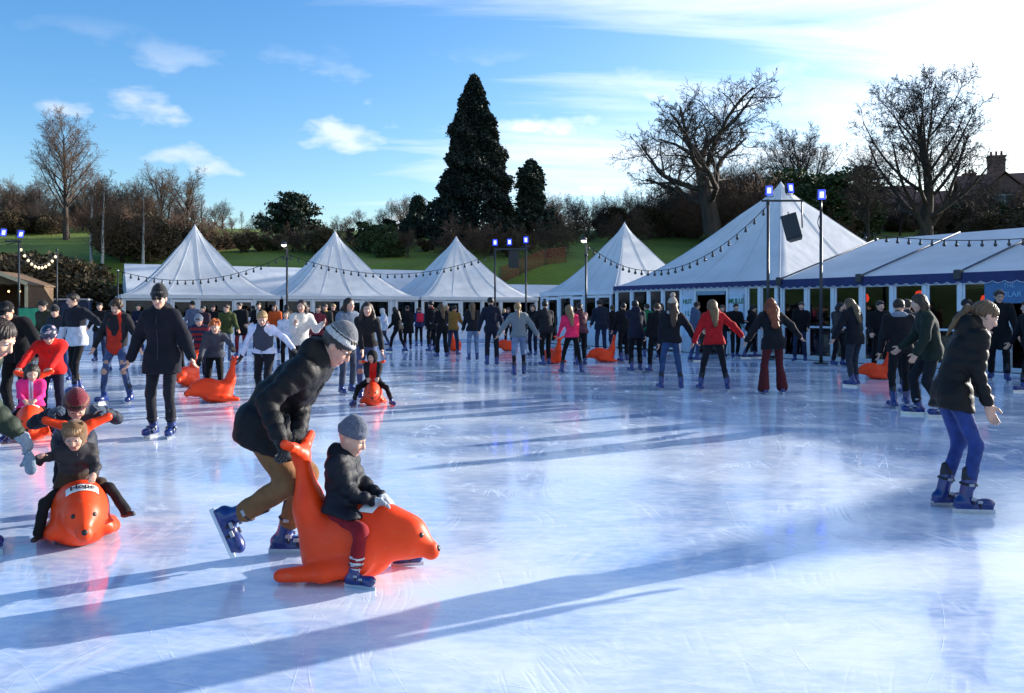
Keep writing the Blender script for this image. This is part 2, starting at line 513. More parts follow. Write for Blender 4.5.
# skate cuts: thin curved lines from warped voronoi borders and stretched noise
def cuts(rot, sx, sy, seed, w):
    mp = N(nt, 'ShaderNodeMapping'); mp.inputs['Rotation'].default_value = (0, 0, R(rot)); mp.inputs['Scale'].default_value = (sx, sy, 1); mp.inputs['Location'].default_value = (seed, seed * .7, 0)
    wn = N(nt, 'ShaderNodeTexNoise'); wn.inputs['Scale'].default_value = .35; wn.inputs['Detail'].default_value = 1
    nt.links.new(tc.outputs['Object'], wn.inputs['Vector'])
    ad = N(nt, 'ShaderNodeVectorMath'); ad.operation = 'MULTIPLY_ADD'; ad.inputs[1].default_value = (2.2, 2.2, 0)
    nt.links.new(wn.outputs['Color'], ad.inputs[0]); nt.links.new(tc.outputs['Object'], ad.inputs[2])
    nt.links.new(ad.outputs[0], mp.inputs[0])
    vo = N(nt, 'ShaderNodeTexVoronoi'); vo.feature = 'DISTANCE_TO_EDGE'; vo.inputs['Scale'].default_value = 1.0
    nt.links.new(mp.outputs[0], vo.inputs['Vector'])
    return ramp(nt, vo.outputs['Distance'], [(0, (1, 1, 1)), (w, (0, 0, 0))]).outputs['Color']
c1 = cuts(28, 3.2, .35, 3, .035); c2 = cuts(-24, 2.6, .3, 11, .03); c3 = cuts(66, 3.6, .4, 23, .03); c4 = cuts(100, 2.2, .28, 31, .025)
cm = M3('ADD', M3('ADD', c1, c2), M3('ADD', c3, c4), True)
brk = ramp(nt, nz_(2.2, 4), [(0.47, (0, 0, 0)), (0.66, (1, 1, 1))]).outputs['Color']
cutm = M3('MULTIPLY', cm, brk, True)
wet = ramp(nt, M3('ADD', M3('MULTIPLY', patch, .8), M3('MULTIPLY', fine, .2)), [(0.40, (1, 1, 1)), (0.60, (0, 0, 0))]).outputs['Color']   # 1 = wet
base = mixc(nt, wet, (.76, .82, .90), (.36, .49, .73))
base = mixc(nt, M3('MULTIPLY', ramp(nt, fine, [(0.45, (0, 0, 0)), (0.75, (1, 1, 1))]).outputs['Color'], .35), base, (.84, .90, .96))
base = mixc(nt, M3('MULTIPLY', cutm, .30), base, (.92, .95, .98))
nt.links.new(base, p.inputs['Base Color'])
rg = M3('ADD', M3('MULTIPLY', wet, -.12), .165)
rg = M3('ADD', rg, M3('MULTIPLY', M3('ADD', fine, -.5), .12)); rg = M3('ADD', rg, M3('MULTIPLY', cutm, .2))
nt.links.new(M3('MAXIMUM', rg, .03), p.inputs['Roughness'])
p.inputs['IOR'].default_value = 1.42; p.inputs['Specular IOR Level'].default_value = .5
b1 = N(nt, 'ShaderNodeBump'); b1.inputs['Distance'].default_value = .004; b1.inputs['Strength'].default_value = .14
nt.links.new(cutm, b1.inputs['Height']); b1.invert = True
b2 = N(nt, 'ShaderNodeBump'); b2.inputs['Distance'].default_value = .004; b2.inputs['Strength'].default_value = .11
nt.links.new(M3('ADD', fine, M3('MULTIPLY', grain, .12)), b2.inputs['Height']); nt.links.new(b1.outputs['Normal'], b2.inputs['Normal'])
nt.links.new(b2.outputs['Normal'], p.inputs['Normal'])
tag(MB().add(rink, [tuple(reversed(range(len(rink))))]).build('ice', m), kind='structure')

# skate cuts: hundreds of fine curved frost lines scored by blades
m, nt, p = new_mat('frost_line')
p.inputs['Base Color'].default_value = (.88, .93, .98, 1); p.inputs['Roughness'].default_value = .6
tcl = N(nt, 'ShaderNodeTexCoord'); nl = N(nt, 'ShaderNodeTexNoise'); nl.inputs['Scale'].default_value = 5; nl.inputs['Detail'].default_value = 4
nt.links.new(tcl.outputs['Object'], nl.inputs['Vector'])
rl = ramp(nt, nl.outputs['Fac'], [(.40, (.0, .0, .0)), (.68, (.6, .6, .6))]); nt.links.new(rl.outputs['Color'], p.inputs['Alpha'])
rs = np.random.RandomState(12)
vs, fs = [], []
def cut_line(x, y, a, curv, L, w_, z):
    n = max(6, int(L / .12)); b = len(vs)
    for i in range(n + 1):
        u = i / n
        ww = w_ * min(1, 5 * u, 5 * (1 - u)) + .0003
        nx_, ny_ = -math.sin(a), math.cos(a)
        vs.append((x + nx_ * ww, y + ny_ * ww, z)); vs.append((x - nx_ * ww, y - ny_ * ww, z))
        x += math.cos(a) * L / n; y += math.sin(a) * L / n; a += curv * L / n
    for i in range(n): fs.append((b + 2 * i, b + 2 * i + 1, b + 2 * i + 3, b + 2 * i + 2))
for k in range(620):
    Yc = 2.8 + 24 * rs.rand() ** 1.5; Xc = rs.uniform(-.75, .75) * Yc
    lap = math.atan2(.861, -.508) if rs.rand() < .45 else rs.uniform(0, math.pi)
    cut_line(Xc, Yc, lap + rs.normal() * .45 + math.pi * (rs.rand() < .5), rs.normal() * .28, rs.uniform(.5, 4.0), rs.uniform(.0005, .0014) * (1 + Yc * .06), .001 + k * 1.2e-6)
for k in range(520):                       # tight turns near the right-hand tents
    Yc = rs.uniform(8, 17); Xc = Yc * rs.uniform(.25, .72)
    cut_line(Xc, Yc, rs.uniform(0, 6.28), rs.normal() * 1.1, rs.uniform(.4, 2.6), rs.uniform(.002, .0045), .003 + k * 1.2e-6)
cut_line(-2.45, 3.90, -.40, .06, 1.35, .006, .0036)
tag(MB().add(vs, fs).build('skate_marks', m), kind='stuff')

# ------------------------------------------------------------------ shared materials of the tents
M_canvas = simple('white_canvas', (.84, .85, .86), rough=.55, var=.09, scale=.9, bump=.35, bscale=1.8, dist=.07, detail=9)
_nt = M_canvas.node_tree; _pb = _nt.nodes['Principled BSDF']
_tr = N(_nt, 'ShaderNodeBsdfTranslucent'); _mx = N(_nt, 'ShaderNodeMixShader'); _mx.inputs[0].default_value = .26
_src = _pb.inputs['Base Color'].links[0].from_socket
_nt.links.new(_src, _tr.inputs['Color']); _nt.links.new(_pb.outputs[0], _mx.inputs[1]); _nt.links.new(_tr.outputs[0], _mx.inputs[2])
_nt.links.new(_mx.outputs[0], _nt.nodes['Material Output'].inputs['Surface'])
M_valw = simple('white_valance', (.72, .74, .78), rough=.6, var=.06, scale=4)
M_valb = simple('blue_valance', (.012, .022, .115), rough=.6, var=.15, scale=4)
M_frame = simple('white_aluminium', (.70, .73, .78), rough=.4, var=.05, scale=6, bump=.03)
M_seam = simple('dark_strap', (.06, .08, .12), rough=.6)
M_dim = simple('interior_shade', (.022, .02, .022), rough=.9)  # dark tone stands in for the shade inside the tents
M_board = simple('painted_board', (.66, .70, .78), rough=.45, var=.06, scale=3, bump=.05)
M_iron = simple('dark_painted_steel', (.03, .032, .038), rough=.45, var=.2, scale=10)
M_ply = simple('light_panel', (.55, .60, .70), rough=.5, var=.08, scale=4)
def glass_mat():
    m, nt, p = new_mat('window_glass')
    out = nt.nodes['Material Output']
    tr = N(nt, 'ShaderNodeBsdfTransparent'); tr.inputs[0].default_value = (.55, .6, .65, 1)
    gl = N(nt, 'ShaderNodeBsdfGlossy'); gl.inputs['Roughness'].default_value = .03; gl.inputs['Color'].default_value = (.9, .95, 1, 1)
    fr = N(nt, 'ShaderNodeFresnel'); fr.inputs['IOR'].default_value = 1.45
    mx = N(nt, 'ShaderNodeMixShader')
    nt.links.new(fr.outputs[0], mx.inputs[0]); nt.links.new(tr.outputs[0], mx.inputs[1]); nt.links.new(gl.outputs[0], mx.inputs[2])
    nt.links.new(mx.outputs[0], out.inputs['Surface'])
    return m
M_glass = glass_mat()

def pagoda_roof(a, b, z0, H, p_, name, parent, mat, n=26, per=16, tip=.035):
    V, F = [], []
    rings = [1 - (i / n) ** 1.0 * (1 - tip) for i in range(n + 1)]
    def perim(t):
        out = []
        for sx, sy, ex, ey in ((-1, -1, 1, -1), (1, -1, 1, 1), (1, 1, -1, 1), (-1, 1, -1, -1)):
            for k in range(per):
                u = k / per
                out.append((sx + (ex - sx) * u, sy + (ey - sy) * u))
        return out
    for t in rings:
        rnd = sstep((.25 - t) / .25)                      # round cross-section at the tip
        for (x, y) in perim(t):
            l = math.hypot(x, y)
            f = (1 - rnd) + rnd / l
            sag = .05 * (1 - t) * t * 4 * (1 - max(abs(x), abs(y)) * 0 - min(1, abs(abs(x) - abs(y)) * 0 + min(abs(x), abs(y))))
            V.append((x * a * t * f, y * b * t * f, z0 + H * (1 - t) ** p_ - sag * .6))
    m_ = per * 4
    for i in range(n):
        for k in range(m_):
            j = (k + 1) % m_
            F.append((i * m_ + k, i * m_ + j, (i + 1) * m_ + j, (i + 1) * m_ + k))
    top = len(V); V.append((0, 0, z0 + H * 1.01))
    for k in range(m_): F.append((n * m_ + k, n * m_ + (k + 1) % m_, top))
    return mesh_np(name, V, F, mat, parent)

def hip_seams(a, b, z0, H, p_, parent):
    for (x, y) in ((-1, -1), (1, -1), (1, 1), (-1, 1), (0, -1), (1, 0), (-1, 0), (.5, -1), (-.5, -1)):
        pts = []
        for i in range(22):
            t_ = 1 - i / 21 * .95
            l_ = math.hypot(x, y); rnd = sstep((.25 - t_) / .25); f = (1 - rnd) + rnd / l_
            pts.append((x * a * t_ * f, y * b * t_ * f, z0 + H * (1 - t_) ** p_ - .008))
        MB().tube(pts, .016 if abs(x) == abs(y) else .011, 5).build('seam', M_seamw, parent)
M_seamw = simple('canvas_seam', (.50, .53, .58), rough=.7)

def valance(p0, p1, z, h, mat, parent, scal=0.0, trim=None):
    """hanging strip from p0 to p1 (local), its lower edge scalloped"""
    p0, p1 = Vector(p0), Vector(p1); L = (p1 - p0).length
    d = (p1 - p0).normalized(); nrm = Vector((d.y, -d.x, 0))
    n = max(2, int(L / (.05 if scal else .4)))
    mb = MB(); vs, fs = [], []
    for i in range(n + 1):
        q = p0 + d * L * i / n
        dz = scal * abs(math.sin(math.pi * (L * i / n) / .30)) if scal else 0
        w_ = nrm * .012 * math.sin(i * 1.3)
        vs += [(q.x, q.y, z), (q.x + w_.x, q.y + w_.y, z - h - dz)]
    for i in range(n): fs.append((2 * i, 2 * i + 1, 2 * i + 3, 2 * i + 2))
    mb.add(vs, fs, 0, True)
    # give it thickness
    off = nrm * -.006
    vs2 = [(v[0] + off.x, v[1] + off.y, v[2]) for v in vs]
    mb.add(vs2, [tuple(reversed(f)) for f in fs], 0, True)
    o = mb.build('valance', mat, parent)
    if trim is not None:
        pts = [Vector(vs[2 * i + 1]) + nrm * .004 for i in range(n + 1)]
        MB().tube(pts, .009, 4, caps=False).build('valance_trim', trim, o)
    return o

def facade(parent, x0, y, bays, ztop, full=False):
    """glazed wall along local x at depth y, facing -y"""
    x = x0
    zt = ztop - .02
    for (w_, kind) in [(0, 'post')] + bays:
        if kind != 'post':
            a, b = x + .05, x + w_ - .05
            c = (a + b) / 2; hw = (b - a) / 2
            if kind in ('win', 'tall'):
                lo = .05 if kind == 'tall' else 1.0
                fr = MB()
                fr.box((c, y, zt - .05), (hw, .025, .05)).box((c, y, lo + .04), (hw, .025, .04))
                fr.box((a + .03, y, (zt + lo) / 2 - .005), (.03, .025, (zt - lo) / 2 - .096)).box((b - .03, y, (zt + lo) / 2 - .005), (.03, .025, (zt - lo) / 2 - .096))
                if kind == 'tall': fr.box((c, y, 1.02), (hw - .062, .022, .03))
                f = fr.build('window', M_frame, parent)
                MB().box((c, y, (zt + lo) / 2), (hw - .05, .004, (zt - lo) / 2 - .07)).build('pane', M_glass, f)
                if kind == 'win':
                    MB().box((c, y + .004, lo / 2), (hw - .002, .014, lo / 2 - .004)).build('wall_panel', M_board, parent)
            elif kind == 'door':
                fr = MB()
                fr.box((c, y - .02, zt - .10), (hw, .03, .06)).box((c, y - .02, .07), (hw - .09, .028, .06))
                for s in (-1, 1): fr.box((c + s * (hw - .045), y - .02, zt / 2 - .08), (.045, .03, zt / 2 - .082))
                f = fr.build('door', M_frame, parent)
                MB().box((c, y - .02, zt / 2 - .02), (hw - .08, .004, zt / 2 - .13)).build('pane', M_glass, f)
                MB().tube([(c + hw - .05, y - .07, .85), (c + hw - .05, y - .07, 1.25)], .014, 6).build('handle', M_iron, f)
            elif kind == 'panel':
                MB().box((c, y, zt / 2), (hw, .018, zt / 2 - .002)).build('wall_panel', M_ply, parent)
            elif kind == 'open':
                MB().box((c, y, zt - .09), (hw, .025, .085)).build('lintel', M_frame, parent)
        x += w_
        MB().box((x, y - .004, ztop / 2), (.045, .05, ztop / 2 - .004), bev=.008).build('upright', M_frame, parent)

def tent_shell(parent, a, b, zt):
    """back and side walls and ceiling coloured as interior shade, and a floor"""
    MB().box((0, b - .03, zt / 2), (a - .06, .02, zt / 2 - .01)).build('back_wall', M_dim, parent)
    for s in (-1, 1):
        MB().box((s * (a - .04), .02, zt / 2), (.02, b - .06, zt / 2 - .01)).build('side_wall', M_dim, parent)
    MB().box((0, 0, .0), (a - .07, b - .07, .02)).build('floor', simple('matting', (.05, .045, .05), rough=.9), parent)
    MB().box((0, 0, zt + .02), (a - .08, b - .08, .01)).build('dark_ceiling', M_dim, parent)

WARM = emit('warm_bulb', (1.0, .62, .25), 2.2)
REDL = emit('red_lamp', (1.0, .05, .02), 1.1)
def left_tent(c, label, bays):
    t = thing('pagoda_tent', label, 'marquee tent', (c.x, c.y, 0), math.atan2(dL.y, dL.x), 'white pagoda tents along the back of the rink')
    z0 = 2.2
    pagoda_roof(3.33, 3.33, z0, 3.4, 1.52, 'roof', t, M_canvas)
    hip_seams(3.33, 3.33, z0, 3.4, 1.52, t)
    for q0, q1 in (((-3.33, -3.33), (3.33, -3.33)), ((3.33, -3.33), (3.33, 3.33)), ((3.33, 3.33), (-3.33, 3.33)), ((-3.33, 3.33), (-3.33, -3.33))):
        valance((*q0, 0), (*q1, 0), z0 + .02, .17, M_valw, t)
    # frame edge round the eaves
    fr = MB()
    for s in (-1, 1):
        fr.box((0, s * 3.26, z0 - .06), (3.2, .05, .05)); fr.box((s * 3.26, 0, z0 - .06), (.05, 3.2, .05))
    fr.build('eaves_frame', M_frame, t)
    tent_shell(t, 3.3, 3.3, z0 - .12)
    facade(t, -3.24, -3.24, bays, z0 - .12)
    return t
left_tent(P1, 'white pagoda tent furthest left, beside the timber hut, with a door under its eave', [(1.55, 'win'), (.35, 'panel'), (1.1, 'door'), (1.55, 'win'), (.85, 'door'), (1.08, 'win')])
P2 = P1 + dL * 6.76
left_tent(P2, 'white pagoda tent second from the left, behind the skaters near the white lamp post', [(1.3, 'win'), (1.4, 'win'), (1.0, 'door'), (1.4, 'win'), (.28, 'panel'), (1.1, 'win')])
P3 = P2 + dL * 6.76
left_tent(P3, 'white pagoda tent in front of the giant dark conifer', [(1.2, 'win'), (.9, 'door'), (1.2, 'win'), (1.06, 'win'), (1.06, 'win'), (1.06, 'win')])

# low link marquee behind the row
def ridge_tent(name, label, c, rot, a, b, z0, zr, val, group=None, cat='marquee tent'):
    t = thing(name, label, cat, (c.x, c.y, 0), rot, group)
    V = [(-a, -b, z0), (a, -b, z0), (-a, 0, zr), (a, 0, zr), (-a, b, z0), (a, b, z0)]
    V2 = [(x, y, z - .012) for x, y, z in V]
    MB().add(V, [(0, 1, 3, 2), (2, 3, 5, 4)]).add(V2, [(2, 3, 1, 0), (4, 5, 3, 2)]).build('roof', M_canvas, t)
    for s in (-1, 1):
        x = s * (a - .01)
        MB().add([(x, -b + .02, .02), (x, b - .02, .02), (x, b - .02, z0 - .01), (x, 0, zr - .02), (x, -b + .02, z0 - .01), (x - s * .01, -b + .02, .02), (x - s * .01, b - .02, .02), (x - s * .01, b - .02, z0 - .01), (x - s * .01, 0, zr - .02), (x - s * .01, -b + .02, z0 - .01)],
                 [(0, 1, 2, 3, 4), (9, 8, 7, 6, 5)]).build('gable', M_canvas, t)
    return t
c = P1 + dL * 7.4 - nL * 6.4
t = ridge_tent('ridge_marquee', 'long low white marquee whose ridge shows between the pagoda tents', c, math.atan2(dL.y, dL.x), 10.2, 2.9, 2.3, 4.0, M_valw)
MB().box((0, -2.85, 1.15), (10.1, .02, 1.14)).build('wall_panel', M_ply, t)
c = P3 + dL * 6.3 - nL * 1.2
t = ridge_tent('ridge_marquee', 'small flat white marquee filling the gap right of the conifer tent', c, math.atan2(dL.y, dL.x), 3.4, 2.2, 2.3, 3.05, M_valw)
MB().box((0, -2.15, 1.15), (3.3, .02, 1.14)).build('wall_panel', M_dim, t)

# pagoda between the rows
rotR = math.atan2(dR.y, dR.x)
cc4 = A0 - dR * 2.95 - nR * 2.9
t = thing('pagoda_tent', 'narrow blue-shaded pagoda tent where the two tent rows meet', 'marquee tent', (cc4.x, cc4.y, 0), rotR, 'white pagoda tents along the back of the rink')
pagoda_roof(2.85, 2.85, 2.35, 3.25, 1.5, 'roof', t, M_canvas); hip_seams(2.85, 2.85, 2.35, 3.25, 1.5, t)
for q0, q1 in (((-2.85, -2.85), (2.85, -2.85)), ((2.85, 2.85), (-2.85, 2.85)), ((-2.85, 2.85), (-2.85, -2.85))):
    valance((*q0, 0), (*q1, 0), 2.37, .17, M_valw, t)
tent_shell(t, 2.8, 2.8, 2.2)
facade(t, -2.76, -2.76, [(.5, 'win'), (1.0, 'door'), (1.0, 'win'), (.9, 'door'), (1.0, 'win'), (1.0, 'win')], 2.2)

# the big tent
cB = A0 + dR * 4.4 - nR * 5
t = thing('pagoda_tent', 'largest pagoda tent with a blue valance, rising behind the two black speaker poles', 'marquee tent', (cB.x, cB.y, 0), rotR, 'white pagoda tents along the back of the rink')
ZE = 2.5
pagoda_roof(4.4, 5.0, ZE, 4.15, 1.34, 'roof', t, M_canvas, n=34, per=20); hip_seams(4.4, 5.0, ZE, 4.15, 1.34, t)
valance((-4.4, -5.01, 0), (4.4, -5.01, 0), ZE + .03, .16, M_valb, t, .05, M_valw)
valance((-4.41, 5, 0), (-4.41, -5, 0), ZE + .03, .16, M_valb, t, .05, M_valw)
tent_shell(t, 4.36, 4.95, ZE - .12)
facade(t, -4.3, -4.9, [(1.0, 'tall'), (1.05, 'tall'), (.85, 'tall'), (1.05, 'tall'), (.75, 'panel'), (1.6, 'open'), (.9, 'panel'), (.6, 'tall'), (.72, 'tall')], ZE - .1)
g = simple('green_print', (.03, .16, .05), rough=.6); gk = simple('dark_print', (.03, .05, .10), rough=.6)
x_ = -4.3 + 1.0 + 1.05 + .85 + 1.05 + .375
for x_, rows in ((x_, ('HUT', 'I L', 'OPEN')), (x_ + .375 + 1.6 + .45, ('MULLE', 'I', 'DRINK'))):
    bd = MB().box((x_, -4.945, 1.35), (.33, .012, .75)).build('menu_board', simple('pale_board', (.52, .62, .74), rough=.5), t)
    for r_, z in zip(rows, (1.85, 1.42, 1.02)):
        text_part(r_, .24, g, bd, (x_, -4.966, z), (R(90), 0, 0), bold=.006)
MB().box((-4.3 + 3.95 + .75 + .8, -4.94, 2.16), (.7, .01, .07)).build('fascia_sign', simple('grey_blue_board', (.20, .30, .38), rough=.5), t)
# marquee counter seen through its opening
MB().box((.8, -3.6, .55), (1.4, .3, .52), bev=.02).build('counter', simple('counter_wood', (.25, .2, .16), rough=.6), t)

# long clear-span marquee on the right: 12 bays of 3 m
NB = 7; Lm = 3.0 * NB
cM = F0 + dR * (Lm / 2) - nR * 5
t = thing('frame_marquee', 'long white frame marquee with a blue scalloped valance along the right side', 'marquee tent', (cM.x, cM.y, 0), rotR)
a = Lm / 2
V, F = [], []
nxs = NB * 6; prof = 8
for i in range(nxs + 1):
    x = -a + Lm * i / nxs
    ph = (i % 6) / 6
    for s in (-1, 1):
        for k in range(prof + 1):
            v = k / prof
            sg = .05 * math.sin(math.pi * ph) * math.sin(math.pi * min(1, v * 1.1))
            V.append((x, s * 5 * (1 - v), ZE + 1.55 * v - sg))
m_ = (prof + 1) * 2
for i in range(nxs):
    for s in (0, 1):
        for k in range(prof):
            q = i * m_ + s * (prof + 1) + k
            f = (q, q + m_, q + m_ + 1, q + 1)
            F.append(f if s == 0 else tuple(reversed(f)))
mesh_np('roof', V, np.array(F), M_canvas, t)
for i in range(NB + 1):
    x = -a + 3.0 * i
    MB().tube([(x, -5.03, ZE + .035), (x, -.02, ZE + 1.575)], .026, 6).build('rafter_strap', M_seam, t)
    MB().box((x, -5.0, ZE - .02), (.10, .09, .13), bev=.02).build('corner_bracket', M_iron, t)
valance((-a, -5.01, 0), (a, -5.01, 0), ZE + .03, .24, M_valb, t, .055, M_valw)
valance((a, -5.01, 0), (a, 5.01, 0), ZE + .03, .24, M_valb, t, .055, M_valw)
tent_shell(t, a - .05, 4.95, ZE - .12)
MB().add([(a - .02, -4.9, ZE - .1), (a - .02, 4.9, ZE - .1), (a - .02, 0, ZE + 1.5), (a - .035, -4.9, ZE - .1), (a - .035, 4.9, ZE - .1), (a - .035, 0, ZE + 1.5)], [(0, 1, 2), (5, 4, 3)]).build('gable', M_canvas, t)
bays = []
for i in range(NB):
    bays += [(1.0, 'tall'), (1.0, 'tall'), (1.0, 'tall')] if i != 2 else [(.85, 'tall'), (.40, 'panel'), (1.75, 'open')]
facade(t, -a + .02, -4.9, bays, ZE - .16)
sb = MB().box((-a + 7.3, -4.97, 2.02), (.62, .015, .30)).build('blue_sign', simple('blue_sign_board', (.05, .15, .32), rough=.5), t)
text_part('THE', .15, simple('pale_print', (.25, .45, .65), rough=.6), sb, (-a + 7.3, -4.992, 2.16), (R(90), 0, 0))
text_part('POLAR', .20, simple('pale_print', (.25, .45, .65), rough=.6), sb, (-a + 7.3, -4.992, 1.94), (R(90), 0, 0))
ps = MB().box((-a + 8.35, -4.3, 1.80), (.34, .02, .42)).build('poster', simple('cream_board', (.75, .75, .68), rough=.5), t)
MB().box((-a + 8.45, -4.33, 1.80), (.18, .006, .38)).build('poster_print', simple('red_print', (.55, .03, .04), rough=.5), ps)
# red decorations glowing inside
for k, (dx, z) in enumerate(((2.5, 1.9), (4.3, 1.95), (1.5, .75), (3.4, .7), (6.2, 1.8))):
    MB().lathe([(.001, .16), (.09, .13), (.13, .02), (.10, -.09), (.001, -.13)], (-a + dx, -4.1, z), 10).build('lantern', REDL, t)
# kickboard at the foot of the glass
MB().box((0, -5.06, .06), (a - .02, .02, .055)).build('kickboard', M_board, t)

# unseen pagoda added beyond the right end to throw its shadow on the ice
cE = F0 + dR * 15.1 - nR * 15.0
t = thing('pagoda_tent', 'pagoda tent standing behind the right end of the long marquee', 'marquee tent', (cE.x, cE.y, 0), rotR, 'white pagoda tents along the back of the rink')
pagoda_roof(4.4, 4.4, 2.6, 4.9, 1.3, 'roof', t, M_canvas)
tent_shell(t, 4.3, 4.3, 2.5)
facade(t, -4.25, -4.25, [(1.7, 'tall')] * 5, 2.5)

# ------------------------------------------------------------------ barrier boards
BL = (B_mid - B_left).length; nb = int(BL / 1.96)
for i in range(nb):
    c = B_left + dL * (i + .5) * (BL / nb)
    t = thing('rink_barrier', 'white rink barrier panel in the row along the back of the ice', 'barrier', (c.x, c.y, 0), math.atan2(dL.y, dL.x), 'white barrier panels along the back of the ice')
    hw = BL / nb / 2
    MB().box((0, 0, .62), (hw - .012, .02, .56), bev=.004).build('board', M_board, t)
    MB().box((0, 0, 1.215), (hw - .004, .045, .03), bev=.012).build('top_rail', M_frame, t)
    MB().box((0, -.026, .10), (hw - .012, .005, .09)).build('kick_strip', simple('pale_blue_strip', (.35, .48, .68), rough=.5), t)

# ------------------------------------------------------------------ lamp poles, floodlights, speakers
BLUE = emit('blue_led', (.02, .035, 1.0), 2.2)
WCORE = emit('blue_white_led', (.22, .28, 1.0), 2.4)
def flood(parent, c, yaw, tilt=10):
    Mx = Matrix.Rotation(yaw, 3, 'Z') @ Matrix.Rotation(R(tilt), 3, 'X')
    c = Vector(c)
    h = MB(); h.box(c, (.11, .07, .15), Mx, bev=.02); h.box(c + Mx @ Vector((0, .09, 0)), (.09, .025, .12), Mx)
    h.tube([c + Mx @ Vector((-.13, 0, .0)), c + Mx @ Vector((-.13, 0, -.2)), c + Mx @ Vector((.13, 0, -.2)), c + Mx @ Vector((.13, 0, 0))], .014, 6)
    o = h.build('floodlight', M_iron, parent)
    MB().box(c + Mx @ Vector((0, -.074, 0)), (.095, .004, .135), Mx).build('led_panel', BLUE, o)
    MB().box(c + Mx @ Vector((0, -.080, 0)), (.055, .003, .085), Mx).build('led_core', WCORE, o)
def pole(name, label, px, Y, pytop, cat, r=.045, group=None):
    x, y = at(px, Y)
    zt = CAM_H + (HOR - pytop) / FPX * Y
    t = thing(name, label, cat, (x, y, 0), 0, group)
    MB().tube([(0, 0, 0), (0, 0, zt)], [r, r * .85], 10).build('pole', M_iron, t)
    MB().box((0, 0, .02), (.16, .16, .02)).build('base_plate', M_iron, t)
    return t, zt
def speaker(label, loc, rot, tilt):
    t = thing('loudspeaker', label, 'speaker', loc, rot)
    t.rotation_euler = (R(tilt), 0, rot)
    V = [(-.24, -.20, -.40), (.24, -.20, -.40), (.17, .2, -.40), (-.17, .2, -.40)]
    V += [(x, y, .40) for x, y, _ in V]
    MB().add(V, [(3, 2, 1, 0), (4, 5, 6, 7), (0, 1, 5, 4), (1, 2, 6, 5), (2, 3, 7, 6), (3, 0, 4, 7)]).build('cabinet', simple('black_cabinet', (.012, .012, .014), rough=.5), t)
    MB().box((0, -.21, 0), (.215, .008, .37), bev=.006).build('grille', simple('speaker_grille', (.02, .02, .022), rough=.35, bump=.6, bscale=200), t)
    MB().tube([(0, 0, .41), (0, 0, .52)], .02, 6).box((0, 0, .405), (.1, .06, .012)).build('bracket', M_iron, t)
    return t
def face_cam(x, y): return math.atan2(y, x) - math.pi / 2
# right pair of poles
t, zt = pole('floodlight_pole', 'tall black pole carrying a crossbar and two blue floodlights before the largest tent', 768, 26.2, 204, 'light pole', .05)
MB().box((.46, 0, zt + .10), (.66, .03, .03)).tube([(0, 0, zt - .05), (0, 0, zt + .14)], .055, 8).tube([(1.05, 0, zt + .1), (1.05, -.05, zt - .75)], .022, 6).build('crossbar', M_iron, t)
flood(t, (.02, -.02, zt + .42), R(-8)); flood(t, (.66, -.02, zt + .48), R(18), -8)
SPX = at(768, 26.2)
speaker('black loudspeaker hanging tilted from the crossbar before the largest tent', (SPX[0] + .72, 26.1, CAM_H + (HOR - 228) / FPX * 26.2), R(-24), -8)
bpy.data.objects['loudspeaker'].rotation_euler = (R(-8), R(-15), R(-24))
bpy.context.view_layer.update()
t, zt = pole('floodlight_pole', 'single tall black pole with one blue floodlight, right of the loudspeaker', 821, 24.2, 212, 'light pole', .05)
t2 = MB().tube([(0, 0, zt), (0, 0, zt + .32)], .03, 6).tube([(-.05, 0, zt - .1), (-.10, 0, zt - .3), (-.04, 0, zt - .5)], .012, 5).build('bracket', M_iron, t)
flood(t, (0, -.02, zt + .50), R(-10))
# middle pair before the conifer tent
Ym = 39.5
t, zt = pole('floodlight_pole', 'left pole of the pair before the conifer tent, with two blue floodlights', 495, Ym, 250, 'light pole', .05)
MB().box((.75, 0, zt + .05), (.80, .04, .04)).tube([(.75, 0, zt + .05), (.75, -.03, zt - .1)], .03, 6).build('crossbar', M_iron, t)
flood(t, (0, -.02, zt + .36), R(4)); flood(t, (.68, -.02, zt + .38), R(0))
x, y = at(510, Ym)
speaker('dark loudspeaker under the blue floodlights before the giant conifer', (x + .15, y - .06, zt - .45), R(6), 0)
t, zt = pole('floodlight_pole', 'right pole of the pair before the conifer tent, with one blue floodlight', 526, Ym, 247, 'light pole', .05)
MB().tube([(0, 0, zt), (0, 0, zt + .18)], .03, 6).tube([(-.2, 0, zt + .02), (.2, 0, zt + .02)], .03, 6).build('bracket', M_iron, t)
flood(t, (0, -.02, zt + .34), R(-6))
# left poles by the hut
t, zt = pole('floodlight_pole', 'thin pole left of the tents with a tilted blue floodlight above the timber hut', 19, 33.0, 241, 'light pole', .04)
MB().tube([(-.55, 0, zt + .0), (.1, 0, zt)], .03, 6).tube([(-.5, 0, zt - .15), (.05, 0, zt - .02)], .018, 5).build('bracket', M_iron, t)
flood(t, (.06, -.02, zt + .30), R(50), 30); flood(t, (-.62, -.02, zt + .36), R(50), 25)
t, zt57 = pole('string_light_mast', 'plain thin mast between the timber hut and the leftmost tent', 57, 35.0, 250, 'pole', .035)
MB().lathe([(.05, 0), (.05, .03), (.001, .05)], (0, 0, zt57), 8).build('cap', M_iron, t)
t, zt119 = pole('string_light_mast', 'short white mast at the left corner of the leftmost tent', 118, 35.2, 271, 'pole', .03)
MB().lathe([(.045, 0), (.045, .03), (.001, .05)], (0, 0, zt119), 8).build('cap', M_frame, t)
